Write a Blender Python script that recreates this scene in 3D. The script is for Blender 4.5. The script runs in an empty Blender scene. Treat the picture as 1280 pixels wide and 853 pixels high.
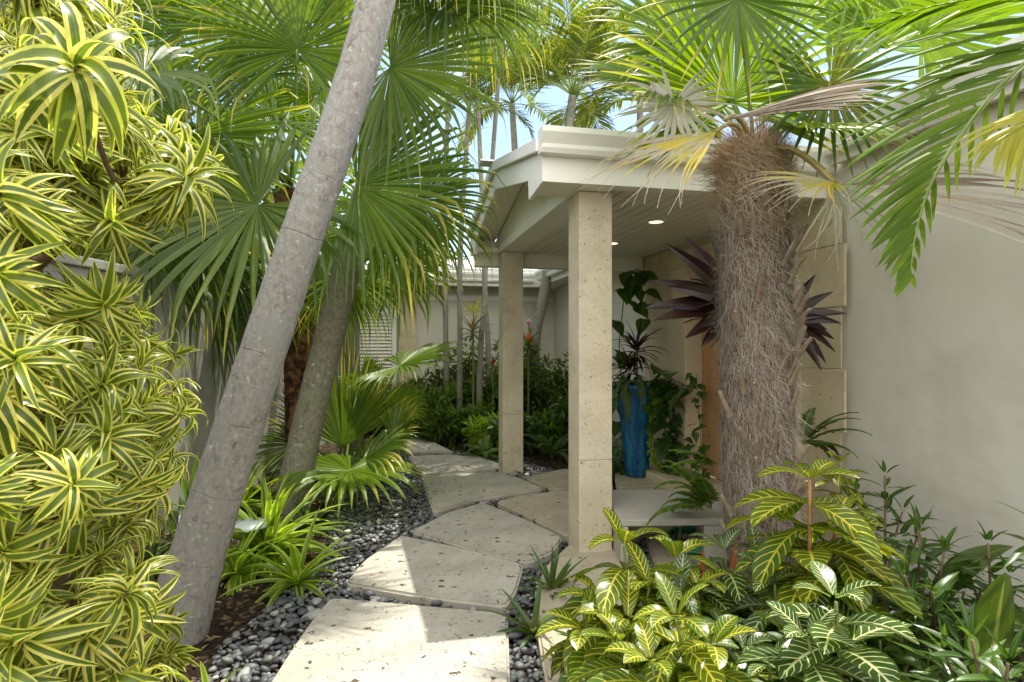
import bpy, bmesh, math, random
import numpy as np
from mathutils import Vector, Matrix, Euler
random.seed(7); np.random.seed(7)
R = math.radians
sc = bpy.context.scene
C = sc.collection
# ------------------------------------------------------------------ camera
F = 730.0; EYE = 1.5
cam = bpy.data.cameras.new('camera'); camo = bpy.data.objects.new('camera', cam); C.objects.link(camo)
camo.location = (0, 0, EYE); camo.rotation_euler = (R(90), 0, 0)
cam.sensor_width = 36; cam.lens = 36*F/1280; cam.shift_y = 3.5/1280
cam.clip_start = 0.02; cam.clip_end = 2000
sc.camera = camo
# ------------------------------------------------------------------ sun and sky
SUN = Vector((.60, .86, 2.8)).normalized()
sl = bpy.data.lights.new('sun', 'SUN'); sl.energy = 3.8; sl.angle = R(.55); sl.color = (1, .94, .84)
so = bpy.data.objects.new('sun', sl); C.objects.link(so)
so.rotation_euler = SUN.to_track_quat('Z', 'Y').to_euler(); so.location = (3, 4, 14)
world = bpy.data.worlds.new('World'); sc.world = world; world.use_nodes = True
nt = world.node_tree; nt.nodes.clear()
def wn(t, **k):
    n = nt.nodes.new(t)
    for a, b in k.items(): setattr(n, a, b)
    return n
sky = wn('ShaderNodeTexSky', sky_type='NISHITA', sun_disc=False)
sky.sun_elevation = math.asin(SUN.z); sky.sun_rotation = math.atan2(SUN.x, SUN.y)
sky.air_density = 1.0; sky.dust_density = 1.2; sky.ozone_density = 1.2
bgn = wn('ShaderNodeBackground'); bgn.inputs[1].default_value = 0.15
outw = wn('ShaderNodeOutputWorld')
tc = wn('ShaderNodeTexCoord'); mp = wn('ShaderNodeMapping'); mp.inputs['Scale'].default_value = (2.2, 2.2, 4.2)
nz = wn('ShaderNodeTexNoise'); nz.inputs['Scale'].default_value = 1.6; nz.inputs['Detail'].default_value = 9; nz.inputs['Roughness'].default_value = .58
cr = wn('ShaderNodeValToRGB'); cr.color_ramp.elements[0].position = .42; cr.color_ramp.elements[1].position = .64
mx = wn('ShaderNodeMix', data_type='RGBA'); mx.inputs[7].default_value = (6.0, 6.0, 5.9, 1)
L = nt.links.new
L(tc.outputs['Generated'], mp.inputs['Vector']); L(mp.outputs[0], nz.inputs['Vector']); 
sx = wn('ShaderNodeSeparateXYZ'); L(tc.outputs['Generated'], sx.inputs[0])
ad = wn('ShaderNodeMath', operation='MULTIPLY_ADD'); ad.inputs[1].default_value = -.16; L(sx.outputs[1], ad.inputs[0]); L(nz.outputs[0], ad.inputs[2]); L(ad.outputs[0], cr.inputs[0])  # cloud cover thinned ahead and thickened behind the camera, for fill light
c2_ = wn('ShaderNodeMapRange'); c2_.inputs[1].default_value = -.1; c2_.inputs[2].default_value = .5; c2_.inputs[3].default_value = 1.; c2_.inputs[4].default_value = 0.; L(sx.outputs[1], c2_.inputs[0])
cm_ = wn('ShaderNodeMix', data_type='RGBA'); cm_.inputs[6].default_value = (4.2, 4.3, 4.4, 1); cm_.inputs[7].default_value = (13, 12.6, 11.8, 1); L(c2_.outputs[0], cm_.inputs[0]); L(cm_.outputs[2], mx.inputs[7])  # unseen clouds behind the camera made brighter, added to fill the shade
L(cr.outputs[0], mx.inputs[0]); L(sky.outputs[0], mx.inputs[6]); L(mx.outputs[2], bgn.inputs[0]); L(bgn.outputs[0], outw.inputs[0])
sc.view_settings.view_transform = 'Standard'; sc.view_settings.look = 'None'; sc.view_settings.gamma = 1
sc.view_settings.exposure = 0.95
sc.cycles.max_bounces = 8; sc.cycles.transparent_max_bounces = 6; sc.cycles.transmission_bounces = 5
sc.cycles.diffuse_bounces = 5; sc.cycles.sample_clamp_indirect = 6
# ------------------------------------------------------------------ pixel helpers (photo is 1280x853)
def at(px, py, d): return Vector(((px-640)/F*d, d, EYE-(py-430)/F*d))
def gp(px, py, z=0.0):
    d = F*(EYE-z)/(py-430); return Vector(((px-640)/F*d, d, z))
# ------------------------------------------------------------------ mesh collector
Z = Vector((0, 0, 1))
U_ = random.uniform
class MB:
    def __init__(s): s.v = []; s.f = []; s.uv = []; s.rn = []
    def face(s, idx, uvs, r=0.5):
        s.f.append(idx); s.uv.extend(uvs); s.rn.extend([(r, .5)]*len(idx))
    def grid(s, rows, closed=False, r=.5, uvrows=None):
        b = len(s.v); m = len(rows[0])
        for row in rows: s.v.extend(row)
        n = len(rows)
        for i in range(n-1):
            for j in range(m if closed else m-1):
                j2 = (j+1) % m
                idx = (b+i*m+j, b+i*m+j2, b+(i+1)*m+j2, b+(i+1)*m+j)
                w = m if closed else m-1
                s.face(idx, [(j/w, i/(n-1)), ((j+1)/w, i/(n-1)), ((j+1)/w, (i+1)/(n-1)), (j/w, (i+1)/(n-1))], r)
    def box(s, x0, x1, y0, y1, z0, z1, r=.5):
        b = len(s.v)
        s.v += [Vector(p) for p in ((x0,y0,z0),(x1,y0,z0),(x1,y1,z0),(x0,y1,z0),(x0,y0,z1),(x1,y0,z1),(x1,y1,z1),(x0,y1,z1))]
        for q in ((0,3,2,1),(4,5,6,7),(0,1,5,4),(1,2,6,5),(2,3,7,6),(3,0,4,7)):
            s.face(tuple(b+i for i in q), [(0,0),(1,0),(1,1),(0,1)], r)
    def tube(s, pts, rad, ns=8, r=.5, cap=True, wob=0, flat=1):
        pts = [Vector(p) for p in pts]; rows = []
        ref = None
        for i, p in enumerate(pts):
            t = (pts[min(i+1, len(pts)-1)]-pts[max(i-1, 0)]).normalized()
            if ref is None: ref = t.orthogonal().normalized()
            ref = (ref-t*ref.dot(t)).normalized(); b2 = t.cross(ref)
            ra = rad[i] if hasattr(rad, '__len__') else rad
            rows.append([p+(ref*math.cos(a)+b2*math.sin(a)*flat)*ra*(1+random.uniform(-wob, wob)) for a in [2*math.pi*k/ns for k in range(ns)]])
        b = len(s.v); s.grid(rows, True, r)
        if cap:
            n = len(rows)
            s.face(tuple(b+k for k in range(ns))[::-1], [(0, 0)]*ns, r); s.face(tuple(b+(n-1)*ns+k for k in range(ns)), [(0, 1)]*ns, r)
    def prism(s, poly, a0, a1, mapf, r=.5):
        """poly list of 2-tuples, mapf(u,v,a)->Vector; extruded from a0 to a1"""
        b = len(s.v); n = len(poly)
        s.v += [mapf(u, v, a0) for u, v in poly]+[mapf(u, v, a1) for u, v in poly]
        s.face(tuple(range(b, b+n)), list(poly), r); s.face(tuple(range(b+2*n-1, b+n-1, -1)), list(poly)[::-1], r)
        for i in range(n):
            j = (i+1) % n; s.face((b+i, b+n+i, b+n+j, b+j), [(0,0),(0,1),(1,1),(1,0)], r)
    def leaf(s, p, d, Ln, W, droop=.5, n=6, fold=.15, prof='lance', roll=0., r=None, wave=0., side=None):
        p = Vector(p); d = Vector(d).normalized()
        if r is None: r = random.random()
        if side is None:
            side = d.cross(Z)
            if side.length < .05: side = d.orthogonal()
        side = side.normalized()
        if roll: side = Matrix.Rotation(roll, 3, d) @ side
        b = len(s.v); st = Ln/n; g = droop/n
        for i in range(n+1):
            t = i/n
            if prof == 'lance': w = math.sin(math.pi*min(1, t**.62*.97+.03))**.8 if t < 1 else 0
            elif prof == 'strap': w = min(1, .55+t*2)*(1-t**3.2)
            elif prof == 'grass': w = (1-t)**.6
            elif prof == 'oval': w = math.sin(math.pi*(t**.85*.96+.04))**.62 if t < 1 else 0
            elif prof == 'heart': w = (0.62, 1., .93, .74, .48, .2, 0)[min(6, int(t*6+.01))]
            elif prof == 'obl': w = math.sin(math.pi*(t**1.25*.95+.05))**.7 if t < 1 else 0
            w = max(w, .012)*W/2
            nr = side.cross(d)
            ww = math.sin(t*9+r*20)*wave*W
            s.v += [p-side*w+nr*(fold*w*2+ww), p.copy(), p+side*w+nr*(fold*w*2-ww)]
            d = (d+Vector((0, 0, -g*(1 if droop > 0 else 1)))).normalized(); p = p+d*st
        for i in range(n):
            a = b+3*i; t0, t1 = i/n, (i+1)/n
            s.face((a, a+1, a+4, a+3), [(0, t0), (.5, t0), (.5, t1), (0, t1)], r)
            s.face((a+1, a+2, a+5, a+4), [(.5, t0), (1, t0), (1, t1), (.5, t1)], r)
    def fan(s, hub, A, N, Ln, nseg=40, span=300, join=.45, droop=.8, n=10, hang=.0, jit=.04, cup=.12, short=.25, fold=.5, miss=0.):
        A = Vector(A).normalized(); N = Vector(N); N = (N-A*N.dot(A)).normalized(); S = N.cross(A)
        dl = R(span)/nseg; tw = math.tan(dl/2)
        for q in range(nseg):
            if random.random() < miss: continue
            th = -R(span)/2+dl*(q+.5); r = random.random()
            LL = Ln*(1-short*(abs(th)/math.pi)**1.2)*random.uniform(.93, 1.04)
            e = (-math.sin(th))*A+math.cos(th)*S
            d = (math.cos(th)*A+math.sin(th)*S+N*cup*random.uniform(.7, 1.3)).normalized()
            p = Vector(hub); rj = join*random.uniform(.85, 1.12); b = len(s.v); st = LL/n
            dj = random.uniform(-jit, jit); fl = random.uniform(.6, 1.5)
            wj = Ln*join*tw
            hk = U_(.5, .8) if random.random() < hang else 9
            if hk < 2: LL *= U_(1., 1.25)
            st = LL/n; tt = Vector((U_(-.15,.15), U_(-.15,.15), -1))
            for i in range(n+1):
                t = i/n
                w = LL*t*tw if t < rj else wj*max(.03, 1-((t-rj)/(1-rj))**1.25)
                w = max(w, .0015)
                f = fold*w*(1 if t < .8 else .4)*(1 if q % 2 else .6)
                s.v += [p-e*w-N*f, p+N*f, p+e*w-N*f]
                k = max(0, t-rj*.55)
                if t > hk: d = d.lerp(tt, .5).normalized()
                d = (d+Vector((0, 0, -1))*droop*fl*k*2.2/n+e*dj*k).normalized(); p = p+d*st
            for i in range(n):
                a = b+3*i; t0, t1 = i/n, (i+1)/n
                s.face((a, a+1, a+4, a+3), [(0, t0), (.5, t0), (.5, t1), (0, t1)], r)
                s.face((a+1, a+2, a+5, a+4), [(.5, t0), (1, t0), (1, t1), (.5, t1)], r)
    def build(s, name, mat, parent=None, smooth=False, bevel=0, loc=None, rotz=0):
        me = bpy.data.meshes.new(name)
        me.from_pydata([tuple(v) for v in s.v], [], s.f)
        u = me.uv_layers.new(name='UVMap'); u.data.foreach_set('uv', np.array(s.uv, dtype=np.float32).ravel())
        u2 = me.uv_layers.new(name='rnd'); u2.data.foreach_set('uv', np.array(s.rn, dtype=np.float32).ravel())
        if smooth: me.polygons.foreach_set('use_smooth', [True]*len(me.polygons))
        me.materials.append(mat)
        o = bpy.data.objects.new(name, me); C.objects.link(o)
        if parent: o.parent = parent
        if loc is not None: o.location = loc
        if rotz: o.rotation_euler.z = rotz
        if bevel:
            bm = bmesh.new(); bm.from_mesh(me)
            bmesh.ops.bevel(bm, geom=[e for e in bm.edges], offset=bevel, segments=2, profile=.6, affect='EDGES')
            bm.to_mesh(me); bm.free()
        return o
def tag(o, label=None, cat=None, group=None, kind=None):
    for k, v in (('label', label), ('category', cat), ('group', group), ('kind', kind)):
        if v: o[k] = v
    return o
def thing(name, loc, label, cat, group=None, rotz=0):
    o = bpy.data.objects.new(name, None); C.objects.link(o); o.location = loc; o.rotation_euler.z = rotz
    o.empty_display_size = .1
    return tag(o, label, cat, group)
# parts are given in world coordinates and shifted to their thing's base
def part(mb, name, mat, root, smooth=False, bevel=0, up=None):
    """up: a part (at the root's origin) to hang this one under as a sub-part"""
    l = root.location
    mb.v = [v-l for v in mb.v]
    return mb.build(name, mat, up or root, smooth, bevel)
# ------------------------------------------------------------------ materials
class NT:
    def __init__(s, name):
        s.m = bpy.data.materials.new(name); s.m.use_nodes = True; s.t = s.m.node_tree; s.t.nodes.clear()
        s.out = s.n('ShaderNodeOutputMaterial')
    def n(s, t, ins=None, **k):
        x = s.t.nodes.new(t)
        for a, b in k.items(): setattr(x, a, b)
        for a, b in (ins or {}).items():
            if hasattr(b, 'is_linked') or isinstance(b, bpy.types.NodeSocket): s.t.links.new(b, x.inputs[a])
            else: x.inputs[a].default_value = b
        return x
    def math(s, op, a, b=0., c=0.): return s.n('ShaderNodeMath', {0: a, 1: b, 2: c}, operation=op).outputs[0]
    def mix(s, f, a, b): return s.n('ShaderNodeMix', {0: f, 6: a, 7: b}, data_type='RGBA').outputs[2]
    def ss(s, x, lo, hi): return s.n('ShaderNodeMapRange', {0: x, 1: lo, 2: hi, 3: 0., 4: 1.}, interpolation_type='SMOOTHSTEP').outputs[0]
    def noise(s, vec, sc_, det=4, ro=.55, dist=0.):
        return s.n('ShaderNodeTexNoise', {'Vector': vec, 'Scale': sc_, 'Detail': det, 'Roughness': ro, 'Distortion': dist}).outputs[0]
    def obj(s, scale=(1, 1, 1)):
        t = s.n('ShaderNodeTexCoord'); m = s.n('ShaderNodeMapping', {'Vector': t.outputs['Object'], 'Scale': scale}); return m.outputs[0]
    def bump(s, h, st, dist=.01): return s.n('ShaderNodeBump', {'Height': h, 'Strength': st, 'Distance': dist}).outputs[0]
    def pr(s, col, rough=.6, nrm=None, spec=.4, **kw):
        ins = {'Base Color': col, 'Roughness': rough, 'Specular IOR Level': spec}
        if nrm: ins['Normal'] = nrm
        ins.update(kw)
        return s.n('ShaderNodeBsdfPrincipled', ins).outputs[0]
    def fin(s, sh): s.t.links.new(sh, s.out.inputs[0]); return s.m
def c4(c): return (c[0], c[1], c[2], 1)
def surf(name, c1, c2, scale, rough=.7, b1=.3, bs=60, spec=.3, stain=None, st=(.5, .7), scl=(1,1,1)):
    m = NT(name); v = m.obj(scl)
    f = m.ss(m.noise(v, scale, 6, .62), .3, .7)
    col = m.mix(f, c4(c1), c4(c2))
    if stain: col = m.mix(m.ss(m.noise(v, scale*.37, 5, .7, .6), *st), col, c4(stain))
    h = m.noise(v, bs, 4, .6)
    return m.fin(m.pr(col, rough, m.bump(h, b1, .004), spec))
def pitted(name, c1, c2, pit, ps=9., thr=.16, rough=.85, wl=.35):
    m = NT(name); v = m.obj()
    f = m.ss(m.noise(v, 3.1, 7, .65), .3, .72)
    col = m.mix(f, c4(c1), c4(c2))
    col = m.mix(m.math('MULTIPLY', m.ss(m.noise(v, 1.7, 8, .72, .8), .5, .68), .42), col, c4([x*.62 for x in c1]))
    col = m.mix(m.math('MULTIPLY', m.ss(m.noise(v, 38, 3, .7), .5, .75), .35), col, c4([x*.55 for x in c1]))
    def pits(scale, th, w):
        wv = m.n('ShaderNodeVectorMath', {0: v, 1: m.n('ShaderNodeVectorMath', {0: m.n('ShaderNodeTexNoise', {'Vector': v, 'Scale': 45.}).outputs[1], 'Scale': .07}, operation='SCALE').outputs[0]}, operation='ADD').outputs[0]
        vo = m.n('ShaderNodeTexVoronoi', {'Vector': wv, 'Scale': scale, 'Randomness': 1.})
        sep = m.n('ShaderNodeSeparateColor', {0: vo.outputs['Color']})
        lim = m.math('MULTIPLY', m.ss(sep.outputs[0], w, 1.), th)
        return m.ss(m.math('SUBTRACT', vo.outputs['Distance'], lim), .045, -.02)
    a = pits(ps, thr, wl); b = pits(ps*3.3, thr*1.3, .5)
    pm = m.math('MAXIMUM', a, m.math('MULTIPLY', b, .75))
    col = m.mix(pm, col, c4(pit))
    h = m.math('SUBTRACT', m.math('MULTIPLY', m.noise(v, 70, 4, .6), .25), pm)
    return m.fin(m.pr(col, rough, m.bump(h, .7, .006), .25))
def leafm(name, c1, c2, kind='plain', c3=None, tr=.4, trc=None, rough=.38, mid=None, tip=None, tipr=(.6, 1.), ribs=0, spec=.45, grey=None):
    m = NT(name)
    if kind != 'raw' and c1[1] > c1[0]: c1 = (c1[0]*1.4, c1[1]*.93, c1[2]*.62); c2 = (c2[0]*1.35, c2[1]*.93, c2[2]*.62)
    uv = m.n('ShaderNodeUVMap', uv_map='UVMap').outputs[0]; rn = m.n('ShaderNodeUVMap', uv_map='rnd').outputs[0]
    su = m.n('ShaderNodeSeparateXYZ', {0: uv}); x, y = su.outputs[0], su.outputs[1]
    r = m.n('ShaderNodeSeparateXYZ', {0: rn}).outputs[0]
    ax = m.math('ABSOLUTE', m.math('SUBTRACT', x, .5))          # 0 mid .. .5 edge
    ob = m.obj(); nzz = m.noise(ob, 14, 3, .6)
    col = m.mix(m.ss(m.math('ADD', m.math('MULTIPLY', r, .7), m.math('MULTIPLY', nzz, .4)), .25, .85), c4(c1), c4(c2))
    if kind == 'song':
        lim = m.math('ADD', .235, m.math('MULTIPLY', m.math('SUBTRACT', r, .5), .12))
        edge = m.ss(m.math('ADD', ax, m.math('MULTIPLY', m.math('SUBTRACT', nzz, .5), .06)), lim, m.math('ADD', lim, .07))
        streak = m.ss(m.noise(m.n('ShaderNodeMapping', {'Vector': uv, 'Scale': (16, .6, 1)}).outputs[0], 2.0, 2), .5, .62)
        col = m.mix(m.math('MULTIPLY', streak, .45), col, c4([min(1, a*2.2) for a in c2]))
        col = m.mix(edge, col, m.mix(r, c4(c3), c4((c3[0]*.72, c3[1]*.85, c3[2]*.4))))
    if kind == 'sanch':
        k = m.math('SUBTRACT', m.math('MULTIPLY', y, 8.5), m.math('MULTIPLY', m.math('POWER', ax, 1.25), 4.2))
        k = m.math('ADD', k, m.math('MULTIPLY', nzz, .35))
        tri = m.math('ABSOLUTE', m.math('SUBTRACT', m.math('FRACT', k), .5))
        vein = m.ss(tri, .105, .055)
        vein = m.math('MULTIPLY', vein, m.ss(ax, .475, .42))
        vein = m.math('MULTIPLY', vein, m.ss(m.math('ABSOLUTE', m.math('SUBTRACT', y, .5)), .5, .44))
        mr = m.ss(ax, .055, .025)
        col = m.mix(m.math('MULTIPLY', m.math('MAXIMUM', vein, mr), m.math('ADD', .45, m.math('MULTIPLY', m.ss(m.math('ADD', r, m.math('MULTIPLY', nzz, .3)), .1, .7), .55))), col, c4(c3))
    if mid:
        col = m.mix(m.ss(ax, .06, .03), col, c4(mid))
    if ribs:
        rb = m.noise(m.n('ShaderNodeMapping', {'Vector': uv, 'Scale': (ribs, .5, 1)}).outputs[0], 3., 2)
        col = m.mix(m.math('MULTIPLY', m.ss(rb, .45, .6), .35), col, c4([min(1, a*1.6) for a in c2]))
    if grey:
        col = m.mix(m.math('MULTIPLY', m.ss(m.noise(ob, 5, 4, .6), .48, .6), .9), col, c4(grey))
    if tip:
        tp = m.ss(m.math('ADD', y, m.math('MULTIPLY', m.math('SUBTRACT', r, .5), .5)), *tipr)
        col = m.mix(tp, col, c4(tip))
    if trc is None: trc = (1.3, 1.3, .35)
    tcol = m.n('ShaderNodeMix', {0: 1., 6: col, 7: c4(trc)}, data_type='RGBA', blend_type='MULTIPLY').outputs[2]
    b = m.bump(m.math('MULTIPLY', ax, m.math('ADD', .6, m.noise(uv, 8, 2))), .25, .004)
    p = m.pr(col, rough, b, spec)
    t = m.n('ShaderNodeBsdfTranslucent', {0: m.n('ShaderNodeMix', {0: 1., 6: tcol, 7: (1.9, 1.9, 1.9, 1)}, data_type='RGBA', blend_type='MULTIPLY').outputs[2]}).outputs[0]
    return m.fin(m.n('ShaderNodeMixShader', {0: tr, 1: p, 2: t}).outputs[0])
M = {}
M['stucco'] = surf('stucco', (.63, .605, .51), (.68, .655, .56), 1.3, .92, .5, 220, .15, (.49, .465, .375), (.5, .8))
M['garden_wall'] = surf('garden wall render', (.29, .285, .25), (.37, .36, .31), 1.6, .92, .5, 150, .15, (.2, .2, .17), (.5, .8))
M['trim'] = surf('painted trim', (.78, .765, .70), (.84, .825, .76), 2.2, .5, .08, 40, .4, (.58, .57, .5), (.6, .85))
M['ceiling'] = surf('painted ceiling boards', (.74, .715, .62), (.80, .775, .68), 2.2, .55, .08, 40, .35)
M['roof'] = surf('roof cement', (.55, .55, .55), (.66, .66, .66), 3, .8, .3, 60, .2)
M['coral'] = pitted('coral stone', (.50, .435, .315), (.62, .55, .42), (.22, .16, .09), 30., .2, .8)
M['clad'] = pitted('limestone cladding', (.55, .46, .30), (.64, .55, .38), (.3, .22, .12), 12., .12, .8)
M['slab'] = pitted('pitted concrete', (.33, .31, .255), (.45, .42, .35), (.085, .065, .045), 12.5, .22, .88, -.05)
M['flag'] = pitted('porch limestone', (.36, .31, .22), (.47, .42, .32), (.10, .08, .05), 8., .2, .85)
M['bench'] = surf('bench concrete', (.33, .32, .27), (.40, .385, .33), 2.5, .6, .15, 90, .4)
def soil():
    m = NT('leaf litter soil'); v = m.obj()
    a = m.noise(v, 22, 8, .75, .4); vo = m.n('ShaderNodeTexVoronoi', {'Vector': v, 'Scale': 38.})
    col = m.mix(m.ss(a, .4, .66), (.018, .013, .009, 1), (.075, .052, .033, 1))
    sp = m.n('ShaderNodeSeparateColor', {0: vo.outputs['Color']}).outputs[0]
    col = m.mix(m.ss(sp, .82, .9), col, (.16, .11, .065, 1))
    return m.fin(m.pr(col, .95, m.bump(m.math('ADD', a, vo.outputs['Distance']), .9, .03), .1))
M['soil'] = soil()
def pebblem():
    m = NT('river pebble'); rn = m.n('ShaderNodeUVMap', uv_map='rnd').outputs[0]
    r = m.n('ShaderNodeSeparateXYZ', {0: rn}).outputs[0]; v = m.obj()
    cr_ = m.n('ShaderNodeValToRGB', {0: r}); e = cr_.color_ramp
    e.elements[0].color = (.035, .038, .041, 1); e.elements[1].color = (.42, .40, .36, 1); e.elements[1].position = 1
    for p_, c_ in ((.4, (.06, .067, .072)), (.7, (.095, .105, .11)), (.86, (.13, .135, .12)), (.92, (.27, .27, .25))):
        q = e.elements.new(p_); q.color = c4(c_)
    nn = m.noise(v, 60, 4, .6)
    col = m.mix(m.math('MULTIPLY', nn, .5), cr_.outputs[0], m.mix(.5, cr_.outputs[0], (.2, .2, .19, 1)))
    return m.fin(m.pr(col, .5, m.bump(nn, .15, .002), .4))
M['pebble'] = pebblem()
def barkm(name, c1, c2, lich, rings=7., rough=.85, patch=None):
    m = NT(name); t = m.n('ShaderNodeUVMap', uv_map='UVMap').outputs[0]; v = m.obj()
    s_ = m.n('ShaderNodeSeparateXYZ', {0: t})
    fine = m.noise(m.obj((1, 1, .55)), 45, 6, .7)
    col = m.mix(m.ss(fine, .3, .7), c4(c1), c4(c2))
    col = m.mix(m.math('MULTIPLY', m.ss(m.noise(v, 5.5, 6, .7, .5), .5, .62), .75), col, c4(lich))
    col = m.mix(m.math('MULTIPLY', m.ss(m.noise(v, 26, 5, .75), .60, .66), .75), col, (.56, .58, .54, 1))
    if patch: col = m.mix(m.math('MULTIPLY', m.ss(m.noise(v, 9, 7, .8, 1.), .56, .63), .65), col, c4(patch))
    k = m.math('ADD', m.math('MULTIPLY', s_.outputs[1], rings), m.math('MULTIPLY', m.noise(v, 2.2, 2), .35))
    ring = m.ss(m.math('ABSOLUTE', m.math('SUBTRACT', m.math('FRACT', k), .5)), .022, .0)
    col = m.mix(m.math('MULTIPLY', m.math('MULTIPLY', ring, m.ss(m.noise(v, 4, 4, .7), .4, .62)), .32), col, c4([x*.45 for x in c1]))
    col = m.mix(m.math('MULTIPLY', m.ss(m.noise(m.obj((1, 1, .3)), 20, 6, .7, .3), .58, .7), .5), col, c4([x*.5 for x in c1]))
    h = m.math('SUBTRACT', fine, m.math('MULTIPLY', m.math('MULTIPLY', ring, m.ss(m.noise(v, 4, 4, .7), .4, .62)), .3))
    return m.fin(m.pr(col, rough, m.bump(h, .9, .012), .2))
M['bark'] = barkm('smooth grey palm bark', (.22, .205, .18), (.34, .325, .295), (.27, .265, .245), 17., .8, (.13, .085, .065))
M['bark2'] = barkm('mottled palm bark', (.13, .125, .085), (.26, .245, .18), (.20, .21, .14), 22.)
M['bark3'] = barkm('slender palm bark', (.2, .19, .155), (.32, .30, .25), (.14, .14, .1), 26.)
M['shag'] = surf('shaggy boot bark', (.10, .045, .022), (.30, .16, .08), 17, .95, .9, 40, .1, (.035, .018, .012), (.4, .6))
M['fibcore'] = surf('fibre trunk core', (.07, .048, .03), (.15, .105, .07), 26, .95, .9, 60, .1)
def fibm():
    m = NT('palm fibre'); v = m.obj(); rn = m.n('ShaderNodeSeparateXYZ', {0: m.n('ShaderNodeUVMap', uv_map='rnd').outputs[0]}).outputs[0]
    z = m.n('ShaderNodeSeparateXYZ', {0: m.n('ShaderNodeTexCoord').outputs['Object']}).outputs[2]
    a = m.mix(rn, (.14, .112, .085, 1), (.45, .385, .315, 1))
    b = m.mix(rn, (.30, .20, .115, 1), (.58, .44, .29, 1))
    col = m.mix(m.ss(m.math('ADD', z, m.math('MULTIPLY', m.noise(v, 5, 3), .7)), 2.35, 2.95), a, b)
    return m.fin(m.pr(col, .8, None, .2))
M['fibre'] = fibm()
M['stub'] = surf('cut leaf base', (.16, .12, .08), (.30, .235, .16), 20, .9, .6, 60, .15)
M['wood'] = surf('door timber', (.42, .22, .085), (.56, .31, .13), 3, .45, .2, 50, .4, scl=(8, 8, .6))
M['stem'] = surf('green stem', (.10, .14, .035), (.17, .2, .06), 15, .6, .2, 60, .3)
M['bstem'] = surf('brown twig', (.12, .08, .05), (.22, .15, .09), 25, .85, .4, 80, .2)
M['rstem'] = surf('reddish stem', (.36, .17, .07), (.42, .26, .10), 15, .6, .2, 60, .3)
M['petiole'] = surf('green petiole', (.13, .21, .03), (.2, .28, .05), 9, .45, .1, 60, .4)
M['dpetiole'] = surf('drying petiole', (.25, .20, .07), (.34, .26, .12), 9, .6, .1, 60, .3)
def glaze():
    m = NT('turquoise glaze'); v = m.obj((1, 1, .25)); a = m.noise(v, 16, 6, .65, .5)
    col = m.mix(m.ss(a, .35, .68), (.005, .045, .14, 1), (.012, .15, .27, 1))
    col = m.mix(m.ss(m.noise(m.obj(), 30, 4, .7), .62, .72), col, (.12, .32, .33, 1))
    return m.fin(m.pr(col, .22, m.bump(a, .3, .006), .5))
M['glaze'] = glaze()
M['hose'] = surf('hose rubber', (.005, .17, .07), (.01, .22, .09), 10, .35, .1, 60, .5)
M['metal'] = surf('pale enamel', (.42, .48, .46), (.5, .56, .54), 6, .45, .1, 60, .5)
M['dark'] = surf('black metal', (.02, .02, .02), (.035, .035, .035), 6, .5, .1, 60, .4)
def lampm():
    m = NT('lit lamp glass'); return m.fin(m.n('ShaderNodeEmission', {0: (1, .72, .42, 1), 1: 2.2}).outputs[0])
M['lamp'] = lampm()
G = leafm
M['song'] = G('variegated leaf', (.05, .12, .03), (.09, .18, .04), 'song', (.66, .60, .17), .34, (1.1, 1.15, .6), .34)
M['fanA'] = G('deep green fan', (.036, .090, .016), (.070, .145, .02), tr=.38, rough=.42, tip=(.28, .30, .07), tipr=(.85, 1.2), mid=(.09, .18, .04))
M['fanB'] = G('green fan', (.042, .115, .018), (.085, .18, .022), tr=.44, rough=.4, tip=(.42, .36, .07), tipr=(.72, 1.1), mid=(.11, .2, .04))
M['fanL'] = G('lime fan', (.07, .17, .015), (.115, .24, .02), tr=.5, rough=.38, tip=(.36, .33, .05), tipr=(.85, 1.2), mid=(.2, .3, .05))
M['fanY'] = G('yellow hearted fan', (.05, .10, .02), (.09, .15, .02), tr=.45, rough=.45, tip=(.07, .12, .03), tipr=(.2, .5), mid=(.3, .25, .05))
M['fanS'] = G('silvered dry fan', (.33, .33, .26), (.46, .45, .38), tr=.25, trc=(1, 1, .8), rough=.7, tip=(.36, .33, .27), tipr=(.4, .9))
M['fanD'] = G('dying fan', (.50, .40, .04), (.30, .32, .06), tr=.35, trc=(1.2, 1.1, .5), rough=.6, tip=(.33, .29, .24), tipr=(.45, .8), grey=(.38, .35, .29))
M['fanX'] = G('dead fan', (.20, .16, .12), (.40, .36, .30), tr=.15, trc=(1, .9, .7), rough=.8)
M['pin'] = G('feather leaflet', (.05, .135, .015), (.08, .19, .02), tr=.4, rough=.5, spec=.22, tip=(.14, .26, .03), tipr=(.7, 1.3))
M['pinY'] = G('yellowing leaflet', (.20, .30, .03), (.27, .34, .04), tr=.45, rough=.5, trc=(1., 1.2, .4), tip=(.40, .38, .07), tipr=(.5, 1.2))
M['areca'] = G('areca leaflet', (.045, .10, .015), (.10, .17, .02), tr=.45, rough=.4, tip=(.20, .22, .03), tipr=(.7, 1.3))
M['sanw'] = G('white veined leaf', (.018, .065, .018), (.035, .105, .02), 'sanch', (.60, .62, .32), .28, (1.2, 1.3, .45), .3)
M['sany'] = G('yellow veined leaf', (.04, .115, .014), (.085, .17, .018), 'sanch', (.66, .60, .08), .36, (1.2, 1.2, .45), .32)
M['strap'] = G('striped strap leaf', (.05, .14, .02), (.10, .22, .025), 'song', (.34, .42, .06), .4, (1.2, 1.2, .5), .36)
M['dstrap'] = G('dark strap leaf', (.02, .06, .02), (.04, .10, .03), tr=.3, rough=.35, mid=(.12, .2, .08))
M['fern'] = G('fern leaflet', (.04, .12, .018), (.075, .18, .025), tr=.42, rough=.5)
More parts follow.
